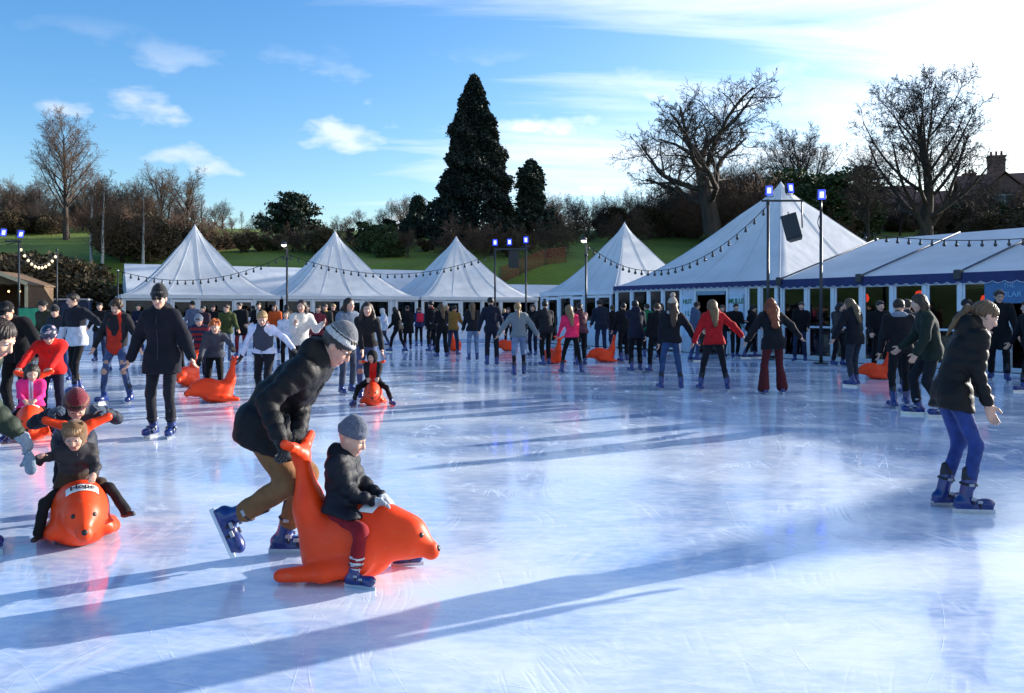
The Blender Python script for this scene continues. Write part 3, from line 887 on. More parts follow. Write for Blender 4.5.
def street_lamp(label, px, Y, pyt):
    t, zt = pole('street_lamp', label, px, Y, pyt + 5, 'street lamp', .05, 'dark posts with small white lamps')
    MB().lathe([(.05, -.5), (.075, -.48), (.075, -.42), (.05, -.4)], (0, 0, zt), 8).build('collar', M_iron, t)
    h = MB().tube([(0, 0, zt - .02), (0, 0, zt + .06), (-.10, -.10, zt + .14)], .03, 6).lathe([(.001, .12), (.09, .09), (.14, 0), (.10, -.03)], (-.10, -.12, zt + .17), 10).build('lamp_head', M_iron, t)
    MB().lathe([(.11, .0), (.10, -.06), (.001, -.10)], (-.10, -.12, zt + .135), 10).build('lamp_glass', emit('lamp_glass', (1.0, .96, .88), 1.6), h)
    return t, zt
t, zt287 = street_lamp('white-headed lamp post between the two leftmost tents', 287, 36.5, 243)
t, zt586 = street_lamp('white-headed lamp post before the tent where the rows meet', 586, 34.0, 239)

# ------------------------------------------------------------------ strings of lights
M_cable = simple('black_cable', (.01, .01, .012), rough=.6)
M_bulb = simple('festoon_bulb', (.03, .028, .03), rough=.2, coat=.5)
M_lit = emit('festoon_lit', (1.0, .8, .5), .45)
def string_light(label, p0, p1, sag, n, lit=False):
    p0, p1 = Vector(p0), Vector(p1)
    t = thing('string_light', label, 'string lights', p0, 0, 'festoon strings over the rink edge')
    pts = []
    for i in range(41):
        u = i / 40
        q = (p1 - p0) * u; q.z -= sag * 4 * u * (1 - u)
        pts.append(q)
    MB().tube(pts, .013, 5).build('cable', M_cable, t)
    for k in range(n):
        u = (k + .5) / n
        q = (p1 - p0) * u; q.z -= sag * 4 * u * (1 - u)
        b = MB().lathe([(.022, 0), (.024, -.07), (.018, -.075)], q, 7)
        b.lathe([(.018, -.07), (.05, -.115), (.052, -.15), (.035, -.185), (.001, -.195)], q, 8, mi=1)
        b.build('bulb', [M_cable, M_lit if lit else M_bulb], t)
string_light('warm-lit string of bulbs in front of the dark bushes at far left', at(19, 33.0, 243), at(57, 35, 251), .7, 11, True)
string_light('string of bulbs strung across the front of the leftmost tent', at(119, 35.2, 271), at(287, 36.5, 254), .72, 22)
string_light('string of bulbs draped in front of the two middle pagoda tents', at(287, 36.5, 254), at(495, 39.3, 253), .93, 29)
string_light('long string of bulbs rising from the lamp post to the loudspeaker pole', at(586, 34, 243), at(768, 26.0, 205), 1.55, 26)
string_light('string of bulbs along the ridge of the long right-hand marquee', at(860, 27.0, 233), at(1075, 22, 234), .20, 17)

# ------------------------------------------------------------------ timber hut, banner, cabin at far left
M_wood = simple('hut_timber', (.13, .075, .035), rough=.75, var=.35, scale=4, bump=.4, bscale=14, stretch=(1, 1, 6))
M_wlight = simple('lit_edge_wood', (.62, .50, .30), rough=.6, var=.1)  # pale tone stands in for light on the hut's roof edge
x, y = at(7, 37.5)
t = thing('timber_hut', 'open-fronted timber hut with a pale-edged gable at the far left', 'wooden hut', (x, y, 0), R(8))
zr, ze = CAM_H + (HOR - 272) / FPX * 37.5, CAM_H + (HOR - 285) / FPX * 37.5
hw = 1.38
for s in (-1, 1):
    V = [(0, -1.5, zr), (s * (hw + .05), -1.5, ze), (s * (hw + .05), 1.6, ze), (0, 1.6, zr)]
    V += [(a_, b_, c_ - .06) for a_, b_, c_ in V]
    MB().add(V, [(0, 1, 2, 3), (7, 6, 5, 4), (0, 4, 5, 1), (1, 5, 6, 2), (2, 6, 7, 3), (3, 7, 4, 0)]).build('roof', M_wood, t)
    d_ = Vector((s * (hw + .08), 0, ze - zr)); L_ = d_.length
    Mx = Matrix.Rotation(-math.atan2(ze - zr, hw + .08) * s, 3, 'Y')
    MB().box((s * (hw + .08) / 2, -1.53, (zr + ze) / 2 + .01), (L_ / 2, .02, .075), Mx).build('bargeboard', M_wlight, t)
    MB().box((s * hw, -1.42, ze / 2 - .02), (.05, .05, ze / 2 - .03)).build('post', M_wlight, t)
    MB().box((s * (hw - .02), .1, ze / 2 - .02), (.02, 1.4, ze / 2 - .04)).build('side_wall', M_wood, t)
MB().box((0, 1.5, ze / 2), (hw - .05, .02, ze / 2)).build('back_wall', M_wood, t)
MB().box((0, -1.3, .5), (hw - .1, .25, .5)).build('counter', M_wood, t)
MB().add([(-hw + .05, -1.38, ze), (hw - .05, -1.38, ze), (0, -1.38, zr - .12), (-hw + .05, -1.34, ze), (hw - .05, -1.34, ze), (0, -1.34, zr - .12)], [(0, 1, 2), (5, 4, 3)]).build('gable', M_wood, t)
for k in range(5):
    MB().lathe([(.001, .05), (.04, .02), (.045, -.02), (.001, -.06)], (-.9 + .45 * k, -.9, ze - .3), 8).build('bulb', WARM, t)
x, y = at(31, 31)
t = thing('banner', 'green banner sheet hanging on a rail behind the dark-clothed skaters', 'banner', (x, y, 0), R(8))
vs = [(-.42 + .84 * i / 10, .03 * math.sin(i * 1.7), z) for z in (1.62, 1.0, .35) for i in range(11)]
fs = [(r_ * 11 + i, r_ * 11 + i + 1, r_ * 11 + 12 + i, r_ * 11 + 11 + i) for r_ in range(2) for i in range(10)]
MB().add(vs, fs, 0, True).add([(a_, b_ + .006, c_) for a_, b_, c_ in vs], [tuple(reversed(f)) for f in fs], 0, True).build('sheet', simple('green_sheet', (.04, .33, .16), rough=.6), t)
MB().tube([(-.46, 0, 1.63), (.46, 0, 1.63)], .015, 6).tube([(-.46, 0, 0), (-.46, 0, 1.63)], .02, 6).tube([(.46, 0, 0), (.46, 0, 1.63)], .02, 6).build('rail', M_iron, t)
x, y = at(73, 41)
t = thing('portable_cabin', 'dark blue portable cabin left of the leftmost tent', 'cabin', (x, y, 0), R(20))
MB().box((0, 0, 1.0), (.75, .7, 1.0), bev=.03).build('body', simple('dark_blue_steel', (.015, .03, .08), rough=.5), t)
MB().box((0, 0, 2.05), (.8, .75, .045), bev=.03).build('roof', simple('pale_steel', (.5, .5, .5), rough=.5), t)
d_ = MB().box((0, -.715, .95), (.42, .012, .88), bev=.008).build('door', simple('navy_door', (.02, .045, .12), rough=.45), t)
MB().tube([(.3, -.75, .9), (.3, -.75, 1.05)], .015, 6).build('handle', M_frame, d_)

# orange mesh safety fence on the slope
x, y = at(537, 57)
t = thing('safety_fence', 'orange mesh safety fence on the slope behind the tents', 'fence', (x, y, 0), 0)
vs, fs = [], []
P_ = [at(500, 54, 0), at(520, 55, 0), at(545, 56.5, 0), at(566, 58, 0)]
P_ = [Vector((p_[0] - x, p_[1] - y, terr(p_[0], p_[1]))) for p_ in P_]
mb = MB()
for k in range(3):
    for j in range(9):
        z = .12 + .12 * j
        mb.tube([P_[k] + Vector((0, 0, z)), P_[k + 1] + Vector((0, 0, z))], .03, 4)
    for i in range(16):
        q = P_[k].lerp(P_[k + 1], i / 16); mb.tube([q + Vector((0, .02, .1)), q + Vector((0, .02, 1.1))], .02, 4)
mb.build('mesh_net', simple('orange_net', (.20, .05, .025), rough=.7), t)
for q in P_: MB().tube([q, q + Vector((0, 0, 1.25))], .03, 6).build('stake', M_iron, t)
# ------------------------------------------------------------------ trees
M_bark = simple('bark', (.055, .042, .034), rough=.95, var=.4, scale=6, bump=.8, bscale=20, stretch=(1, 1, .25), dist=.05)
M_twig = simple('bare_twigs', (.058, .043, .037), rough=.95, var=.3, scale=2, bump=0)
M_twigd = simple('dark_twigs', (.03, .024, .021), rough=.95, var=.3, scale=2, bump=0)
M_twigw = simple('russet_twigs', (.105, .062, .038), rough=.95, var=.35, scale=1.5, bump=0)
M_birch = simple('birch_bark', (.42, .40, .36), rough=.8, var=.45, scale=5, bump=.3, stretch=(1, 1, 3))
def leafmat(name, c, v=.5):
    m = simple(name, c, rough=.75, var=v, scale=1.1, bump=0)
    return m
M_con = leafmat('dark_conifer', (.014, .024, .014)); M_con2 = leafmat('grey_green_conifer', (.024, .042, .022))
M_ever = leafmat('evergreen_leaves', (.042, .070, .018)); M_bush = leafmat('bush_leaves', (.085, .060, .026)); M_hedge = leafmat('hedge_leaves', (.040, .052, .014))

def rot_about(v, ax, ang):
    return Matrix.Rotation(ang, 3, ax) @ v
def tubes_np(paths, n):
    """paths: list of (pts, radii) -> V,F"""
    V, F = [], []
    b = 0
    cs = [(math.cos(2 * math.pi * k / n), math.sin(2 * math.pi * k / n)) for k in range(n)]
    for pts, rad in paths:
        d = (pts[-1] - pts[0]).normalized() if (pts[-1] - pts[0]).length > 1e-6 else Vector((0, 0, 1))
        a = d.orthogonal().normalized(); c = d.cross(a)
        for p, r_ in zip(pts, rad):
            for (x, y) in cs: V.append(p + a * (x * r_) + c * (y * r_))
        for i in range(len(pts) - 1):
            for k in range(n):
                j = (k + 1) % n
                F.append((b + i * n + k, b + i * n + j, b + i * n + n + j, b + i * n + n + k))
        b = len(V)
    return V, np.array(F)
def grow(rng, st):
    """st: style dict. returns trunk paths and twig paths (unit height ~ st['h'])"""
    trunk, twig = [], []
    def branch(p, d, L, r, lv):
        n = st['seg'][lv]
        pts, rad = [p.copy()], [r]
        q = p.copy(); dd = d.copy()
        for i in range(n):
            w_ = st['wob'][lv]
            dd = (dd + Vector((rng.gauss(0, w_), rng.gauss(0, w_), rng.gauss(0, w_ * .6))) + Vector((0, 0, st['up'][lv]))).normalized()
            q = q + dd * (L / n); pts.append(q.copy()); rad.append(max(st['rmin'], r * (1 - st['tap'][lv] * (i + 1) / n)))
        (trunk if lv <= st['tl'] else twig).append((pts, rad))
        if lv >= st['lv']: return
        nc = st['nch'][lv]; nc = nc if isinstance(nc, int) else rng.randint(*nc)
        az = rng.random() * 6.28
        for k in range(nc):
            u = st['t0'][lv] + (1 - st['t0'][lv]) * ((k + rng.random() * .8) / nc)
            i = min(n - 1, int(u * n)); f = u * n - i
            bp_ = pts[i].lerp(pts[i + 1], f); rr = rad[i] * (1 - f) + rad[i + 1] * f
            bd = (pts[i + 1] - pts[i]).normalized()
            az += 2.4 + rng.gauss(0, .3)
            ax_ = rot_about(bd.orthogonal().normalized(), bd, az)
            ang = R(rng.uniform(*st['ang'][lv]))
            cd = rot_about(bd, ax_, ang)
            cl = L * rng.uniform(*st['len'][lv]) * (1.0 - st['lt'][lv] * (u - st['t0'][lv]) / (1 - st['t0'][lv] + 1e-6))
            branch(bp_, cd, cl, max(st['rmin'], rr * st['rr'][lv]), lv + 1)
    branch(Vector((0, 0, -.4)), Vector(st.get('d0', (0, 0, 1))).normalized(), st['L'], st['r'], 0)
    return trunk, twig
def bare_tree(name, label, style, seed, loc, rot, scale, group=None, bark=None, twm=None):
    rng = random.Random(seed)
    tr, tw = grow(rng, style)
    t = thing(name, label, 'tree', loc, rot, group)
    V, F = tubes_np(tr, 7); o = mesh_np('trunk', V, F, bark or M_bark, t)
    V, F = tubes_np(tw, 3); o2 = mesh_np('crown', V, F, twm or M_twig, t, smooth=False)
    H = max(max(p.z for p in pts) for pts, _ in tr + tw)
    t.scale = (scale / H,) * 3
    t['_h'] = H
    del t['_h']
    return t, H
ST_BIG = dict(L=8.2, r=.23, seg=[9, 5, 4, 3, 2], wob=[.03, .06, .09, .12, .15], up=[.0, .10, .06, .03, .02], tap=[.8, .75, .7, .6, .5], rmin=.0055,
              nch=[36, 9, 7, 5], t0=[.28, .2, .15, .1], ang=[(34, 54), (24, 46), (28, 55), (25, 50)], len=[(.40, .52), (.34, .50), (.40, .58), (.4, .6)], lt=[.45, .45, .4, .3], rr=[.42, .5, .5, .6], lv=4, tl=1)
ST_OAK = dict(L=4.6, r=.46, seg=[6, 9, 6, 5, 3, 2], wob=[.05, .20, .22, .22, .2, .2], up=[0, .045, .05, .03, .02, .0], tap=[.45, .70, .70, .7, .6, .5], rmin=.007,
              nch=[10, 9, 7, 5, 3], t0=[.48, .22, .2, .15, .1], ang=[(30, 80), (30, 65), (30, 60), (28, 60), (25, 50)], len=[(.80, 1.25), (.34, .54), (.42, .6), (.42, .6), (.45, .6)], lt=[.25, .35, .35, .3, .3], rr=[.46, .46, .48, .5, .6], lv=5, tl=2)
ST_VASE = dict(L=6.4, r=.36, seg=[9, 9, 6, 4, 3, 2], wob=[.04, .07, .10, .12, .15, .15], up=[0, .075, .03, .02, .0, 0], tap=[.80, .80, .74, .66, .6, .5], rmin=.0065,
               nch=[20, 11, 7, 4, 3], t0=[.22, .22, .2, .15, .1], ang=[(28, 64), (26, 56), (26, 56), (24, 50), (25, 50)], len=[(.62, .92), (.30, .48), (.42, .6), (.42, .6), (.45, .6)], lt=[.42, .5, .35, .3, .3], rr=[.42, .42, .48, .5, .6], lv=5, tl=1)
ST_GEN = dict(L=4.2, r=.25, seg=[5, 6, 5, 3, 2], wob=[.04, .08, .11, .14, .16], up=[0, .07, .05, .02, 0], tap=[.4, .72, .7, .6, .5], rmin=.010,
              nch=[9, 9, 7, 5], t0=[.4, .22, .15, .1], ang=[(14, 55), (26, 52), (26, 54), (25, 52)], len=[(.9, 1.4), (.36, .55), (.42, .62), (.45, .6)], lt=[.1, .4, .35, .3], rr=[.5, .48, .5, .6], lv=4, tl=1)
ST_SLIM = dict(L=7.0, r=.13, seg=[8, 4, 3, 2], wob=[.03, .08, .1, .14], up=[0, .10, .04, .0], tap=[.85, .75, .6, .5], rmin=.007,
               nch=[26, 8, 6], t0=[.3, .2, .12], ang=[(28, 50), (25, 50), (25, 55)], len=[(.22, .34), (.4, .6), (.45, .6)], lt=[.55, .4, .3], rr=[.4, .5, .6], lv=3, tl=0)
ST_SHRUB = dict(L=.8, r=.10, seg=[2, 5, 4, 3, 2], wob=[.05, .1, .13, .15, .15], up=[0, .05, .04, .02, 0], tap=[.2, .7, .65, .6, .5], rmin=.011,
                nch=[14, 8, 6, 4], t0=[.1, .2, .15, .1], ang=[(15, 72), (22, 50), (25, 55), (25, 50)], len=[(2.0, 3.6), (.34, .5), (.42, .6), (.45, .6)], lt=[.0, .3, .35, .3], rr=[.4, .5, .5, .6], lv=4, tl=0)
def tspot(px, Y, pytop, sink=0):
    x, y = at(px, Y); g = terr(x, y)
    H = CAM_H + (HOR - pytop) / FPX * Y - g
    return (x, y, g - sink), H

loc, H = tspot(66, 66, 106)
bare_tree('bare_tree', 'tall leafless tree with one straight trunk and oval crown on the left slope', ST_BIG, 6, loc, 0, H, twm=M_twigw)
loc, H = tspot(714, 66, 80)
bare_tree('oak_tree', 'gnarled leafless oak with wide crooked limbs behind the largest tent', ST_OAK, 12, loc, R(40), H, twm=M_twigd)
loc, H = tspot(800, 82, 118)
bare_tree('bare_tree', 'fine-twigged leafless tree just right of the gnarled oak', ST_VASE, 21, loc, R(10), H, twm=M_twigd)
loc, H = tspot(925, 58, 66)
bare_tree('bare_tree', 'broad leafless tree with many ascending stems in front of the brick houses', ST_VASE, 12, loc, R(120), H, twm=M_twigd)
loc, H = tspot(868, 64, 140)
bare_tree('bare_tree', 'smaller slender leafless tree left of the broad one by the brick houses', ST_BIG, 31, loc, R(50), H)
# birches on the left slope
for k, (px, Y, top, lab) in enumerate(((92, 55, 165, 'left pale-trunked birch on the left grass slope'), (102, 53, 168, 'pale-trunked birch standing close beside another on the left slope'), (143, 54, 172, 'pale-trunked birch just above the leftmost pagoda roof'))):
    loc, H = tspot(px, Y, top)
    bare_tree('birch_tree', lab, ST_SLIM, 40 + k, loc, k, H, bark=M_birch, twm=M_twigw)
loc, H = tspot(160, 78, 160); bare_tree('bare_tree', 'round-headed leafless tree left of a matching one above the leftmost tent', ST_GEN, 51, loc, 0, H, twm=M_twigw)
loc, H = tspot(188, 80, 166); bare_tree('bare_tree', 'round-headed leafless tree on the skyline, straight above the leftmost tent peak', ST_GEN, 52, loc, 1, H, twm=M_twigw)

# leafless woodland along the skyline: 4 prototypes, copies of each tree and its parts
protos = []
for k in range(4):
    t, H = bare_tree('woodland_tree', 'leafless tree standing in the woodland line on the skyline', [ST_GEN, ST_GEN, ST_SLIM, ST_SHRUB][k], 60 + k, (0, 0, 0), 0, 1.0, 'leafless trees of the skyline wood', twm=[M_twig, M_twigw, M_twig, M_twigw][k])
    protos.append((t, H))
rng = random.Random(5)
used = set()
def put_wood(px, Y, top, k, sx=1.0):
    loc, H = tspot(px, Y, top)
    pt, ph = protos[k]
    o = pt if k not in used else copy_tree(pt)
    used.add(k)
    o.location = loc; o.rotation_euler = (0, 0, rng.random() * 6.28)
    s = H / ph; o.scale = (s * sx, s * sx, s)
sky_top = [(-40, 190), (0, 172), (30, 165), (60, 182), (100, 172), (130, 172), (165, 185), (215, 196), (250, 205), (330, 212), (370, 205), (405, 190), (430, 192), (520, 205), (560, 190), (600, 186), (640, 182), (665, 170), (690, 165), (740, 150), (780, 160), (820, 175), (845, 190), (880, 195), (960, 190), (1030, 185)]
def topat(px):
    for (a_, ta), (b_, tb) in zip(sky_top, sky_top[1:]):
        if a_ <= px <= b_: return ta + (tb - ta) * (px - a_) / (b_ - a_)
    return 185
px = -40
while px < 1040:
    if not (432 < px < 512) and not (270 < px < 318) and not (836 < px < 1040 and rng.random() < .55):
        put_wood(px, rng.uniform(74, 88), topat(px) + rng.uniform(-3, 16), rng.choice([0, 1, 1, 0, 2]))
    px += rng.uniform(7, 12)
px = -30
while px < 830:
    if not (436 < px < 508):
        put_wood(px, rng.uniform(66, 74), topat(px) + rng.uniform(16, 42), rng.choice([3, 3, 1, 0, 3]), 1.15)
    px += rng.uniform(13, 21)

for px, Y, top in ((962, 74, 176), (984, 72, 172), (1004, 70, 180), (1020, 72, 176), (880, 76, 182), (850, 74, 184), (900, 74, 190), (944, 70, 186)):
    put_wood(px, Y, top, [0, 1, 3][px % 3])
px = -60
while px < 900:
    if not (440 < px < 505):
        put_wood(px, rng.uniform(86, 98), topat(px) + rng.uniform(8, 30), rng.choice([3, 3, 0, 1]), 1.3)
    px += rng.uniform(9, 15)

for px in range(-420, -60, 27):
    put_wood(px, rng.uniform(70, 90), rng.uniform(168, 200), rng.choice([0, 1, 3]))

# ---------------------------------------------------------------- evergreen foliage as many small leaf sprays
def sprays(pts, size, rng, per=3, nrm=None, droop=.0):
    n = len(pts) * per
    P = np.repeat(np.asarray(pts), per, 0) + rng.normal(size=(n, 3)) * size * .45
    a = rng.normal(size=(n, 3)); a /= np.linalg.norm(a, axis=1)[:, None]
    if nrm is not None:
        a = a * .8 + np.repeat(nrm, per, 0); a[:, 2] -= droop
        a /= np.linalg.norm(a, axis=1)[:, None]
    b = rng.normal(size=(n, 3)); b -= (b * a).sum(1)[:, None] * a; b /= np.linalg.norm(b, axis=1)[:, None]
    L = size * rng.uniform(.6, 1.4, n)[:, None]; W = L * rng.uniform(.28, .5, n)[:, None]
    c = np.cross(a, b)
    V = np.stack([P - a * L * .5, P + b * W + c * L * .08, P + a * L * .6, P - b * W + c * L * .08], 1).reshape(-1, 3)
    F = np.arange(n * 4).reshape(n, 4)
    return V, F
def conifer(name, label, mat, loc, H, Rb, n, size, seed, prof=None, group=None, lobes=1.0, spread=.16):
    rs = np.random.RandomState(seed)
    t = thing(name, label, 'tree', loc, 0, group)
    u = rs.rand(n) ** .75; ang = rs.rand(n) * 6.283
    pr = (lambda u_: (1 - u_) ** .8) if prof is None else prof
    rad = Rb * np.array([pr(x) for x in u])
    bump_ = 1 + lobes * (.13 * np.sin(ang * 3 + u * 9 + seed) + .11 * np.sin(ang * 7 + u * 23) + .12 * np.sin(u * 38 + ang * 2) + .08 * np.sin(u * 71 + 3 * ang))
    rr = rad * bump_ * (1 - np.abs(rs.normal(size=n)) * spread)
    z = u * H * .97 + rs.normal(size=n) * .1
    P = np.stack([rr * np.cos(ang), rr * np.sin(ang), z], 1)
    nr = np.stack([np.cos(ang), np.sin(ang), np.full(n, -.25)], 1)
    V, F = sprays(P, size, rs, 3, nr, .2)
    mesh_np('crown', V, F, mat, t, smooth=False)
    # dark inner limbs so the crown is not hollow
    mb = MB().tube([(0, 0, -.5), (0, 0, H * .5), (0, 0, H * .96)], [Rb * .09, Rb * .06, .03], 8)
    rg = random.Random(seed)
    for k in range(60):
        uu = rg.random() * .92; a_ = rg.random() * 6.28; l_ = Rb * pr(uu) * .8
        mb.tube([(0, 0, uu * H), (l_ * math.cos(a_), l_ * math.sin(a_), uu * H - .1 + l_ * .1)], [.09, .03], 4)
    mb.build('trunk', M_bark, t)
    return t
loc, H = tspot(474, 68, 73)
conifer('conifer_tree', 'giant dark conifer towering over the middle of the tents', M_con, loc, H, 3.35, 34000, .21, 3, lambda u_: min(1, (1 - u_) ** .72 * 1.06) * (.86 + .14 * min(1, u_ * 6)))
loc, H = tspot(531, 72, 160)
conifer('conifer_tree', 'smaller loose conifer just right of the giant dark one', M_con2, loc, H, 2.7, 5200, .22, 5, lambda u_: (1 - u_) ** .55 * (.8 + .2 * math.sin(u_ * 9)), spread=.45)
def layered(name, label, mat, loc, H, seed, W):
    """spreading cedar: flat layered boughs"""
    rs = np.random.RandomState(seed); rg = random.Random(seed)
    t = thing(name, label, 'tree', loc)
    pts = []
    mb = MB().tube([(0, 0, -.4), (.1, 0, H * .6), (0, 0, H * .98)], [.3, .2, .04], 8)
    for k in range(46):
        u_ = .18 + .8 * (k / 46); a_ = rg.random() * 6.28; l_ = W * (1 - u_) ** .7 * rg.uniform(.65, 1.1) + .3
        e = Vector((l_ * math.cos(a_), l_ * math.sin(a_), u_ * H + l_ * .12))
        mb.tube([(0, 0, u_ * H - .2), e], [.07, .02], 4)
        for i in range(64):
            f = rg.random() ** .7
            q = Vector((0, 0, u_ * H - .2)).lerp(e, f)
            pts.append((q.x + rg.gauss(0, .30), q.y + rg.gauss(0, .30), q.z + rg.gauss(0, .09)))
    V, F = sprays(np.array(pts), .22, rs, 3)
    mesh_np('crown', V, F, mat, t, smooth=False); mb.build('trunk', M_bark, t)
loc, H = tspot(292, 70, 194)
layered('cedar_tree', 'dark layered evergreen standing between the two leftmost tent peaks', M_con2, loc, H, 9, 3.4)
loc, H = tspot(352, 72, 205); loc2, H2 = tspot(418, 74, 197)
conifer('conifer_tree', 'round-topped green conifer left of the giant dark one', M_con2, loc2, H2, 1.9, 4200, .21, 15, lambda u_: (1 - u_) ** .45 * (.75 + .25 * math.sin(u_ * 6 + .5)), spread=.35)

def bush_proto(name, label, mat, W, H, n, size, seed, group, cat='bush'):
    rs = np.random.RandomState(seed)
    t = thing(name, label, cat, (0, 0, 0), 0, group)
    nl = 11
    cs = np.stack([rs.uniform(-W * .6, W * .6, nl), rs.uniform(-W * .45, W * .45, nl), rs.uniform(H * .28, H * .74, nl)], 1); rr = rs.uniform(.24, .42, nl) * min(W, H)
    d = rs.normal(size=(n, 3)); d /= np.linalg.norm(d, axis=1)[:, None]
    i = rs.randint(0, nl, n)
    P = cs[i] + d * (rr[i] * (1 - np.abs(rs.normal(size=n)) * .25))[:, None]
    P[:, 2] = np.abs(P[:, 2])
    V, F = sprays(P, size, rs, 3, d)
    mesh_np('crown', V, F, mat, t, smooth=False)
    mb = MB(); rg = random.Random(seed)
    for k in range(9):
        e = cs[k]; mb.tube([(e[0] * .15, e[1] * .15, -.3), (e[0] * .6, e[1] * .6, e[2] * .5), tuple(e)], [.06, .045, .02], 5)
    mb.build('stem', M_bark, t)
    return t
bp_ = [bush_proto('bush', 'dark brownish bush in the thicket on the bank behind the tents', M_bush, 2.4, 3.0, 3600, .125, 71, 'bushes of the bank behind the tents'),
       bush_proto('bush', 'dark brownish bush in the thicket on the bank behind the tents', M_bush, 2.0, 3.6, 3400, .125, 72, 'bushes of the bank behind the tents'),
       bush_proto('evergreen_bush', 'dull green rounded evergreen among the bank bushes', M_ever, 2.4, 3.4, 3600, .13, 73, 'evergreens of the bank behind the tents'),
       bush_proto('cypress_tree', 'narrow dark cypress in the clump left of the giant conifer', M_con, 1.0, 6.0, 3200, .14, 74, 'cypresses left of the giant conifer', 'tree')]
bhgt = [2.7, 3.2, 3.0, 5.3]; bused = set()
def put_bush(px, Y, top, k, sx=1.0):
    loc, H = tspot(px, Y, top, .15)
    o = bp_[k] if k not in bused else copy_tree(bp_[k])
    bused.add(k)
    s = H / bhgt[k]; o.location = loc; o.rotation_euler = (0, 0, rng.random() * 6.28); o.scale = (s * sx, s * sx, s)
# cypress clump (left of the giant conifer)
for px, top in ((350, 222), (364, 214), (378, 217), (391, 210), (404, 218), (420, 212), (432, 216)):
    put_bush(px, rng.uniform(64, 68), top, 3, 1.5)
# thicket on the skyline foot
px = 130
while px < 850:
    if not (560 < px < 705):
        if rng.random() < .5: put_wood(px, rng.uniform(60, 66), rng.uniform(204, 232), rng.choice([3, 3, 1]), 1.25)
        else: put_bush(px, rng.uniform(60, 66), rng.uniform(222, 242), rng.choice([0, 0, 1, 2, 1]), 1.25)
    px += rng.uniform(13, 22)
px = 600
while px < 850:
    put_bush(px, rng.uniform(72, 80), rng.uniform(196, 216), rng.choice([0, 1, 1]), 1.5); px += rng.uniform(14, 20)
px = -60
while px < 60:
    put_bush(px, rng.uniform(66, 70), rng.uniform(205, 222), rng.choice([0, 1, 2]), 1.5); px += rng.uniform(12, 18)
# dark bushes at the foot of the left slope, behind the hut
for px, Y, top, k in ((-30, 46, 245, 1), (2, 46, 250, 0), (28, 45, 248, 1), (50, 46, 263, 0), (70, 45, 281, 1), (88, 46, 286, 0), (104, 47, 287, 1), (119, 48, 277, 2), (40, 52, 252, 0), (12, 50, 244, 1), (128, 56, 216, 0), (118, 58, 232, 2), (150, 60, 216, 0), (-60, 44, 250, 0)):
    put_bush(px, Y, top, k, 1.3)
# bushes by the houses on the right
for px, Y, top, k in ((822, 72, 168, 2), (836, 72, 182, 2), (850, 76, 206, 0), (950, 72, 206, 1), (975, 72, 202, 2), (1000, 70, 206, 1), (1034, 70, 204, 2), (985, 66, 214, 0), (1015, 64, 212, 0), (895, 78, 212, 0), (912, 78, 210, 1), (1050, 62, 200, 0)):
    put_bush(px, Y, top, k, 1.4)

# ---------------------------------------------------------------- brick houses on the rise at right
m, nt, p = new_mat('brick_wall')
tc = N(nt, 'ShaderNodeTexCoord'); br = N(nt, 'ShaderNodeTexBrick')
br.inputs['Color1'].default_value = (.17, .06, .04, 1); br.inputs['Color2'].default_value = (.13, .05, .035, 1); br.inputs['Mortar'].default_value = (.28, .25, .22, 1); br.inputs['Scale'].default_value = 4.5
sx_ = N(nt, 'ShaderNodeSeparateXYZ'); nt.links.new(tc.outputs['Object'], sx_.inputs[0])
cx_ = N(nt, 'ShaderNodeCombineXYZ')
ad = N(nt, 'ShaderNodeMath'); nt.links.new(sx_.outputs[0], ad.inputs[0]); nt.links.new(sx_.outputs[1], ad.inputs[1])
nt.links.new(ad.outputs[0], cx_.inputs[0]); nt.links.new(sx_.outputs[2], cx_.inputs[1]); nt.links.new(cx_.outputs[0], br.inputs['Vector'])
nt.links.new(br.outputs['Color'], p.inputs['Base Color']); p.inputs['Roughness'].default_value = .9
M_brick = m
M_tile = simple('clay_tiles', (.14, .065, .045), rough=.85, var=.4, scale=3, bump=.6, bscale=9, stretch=(1, 1, 4))
M_pane = simple('dark_pane', (.02, .025, .03), rough=.08)
M_wht = simple('white_paint', (.45, .45, .44), rough=.5)
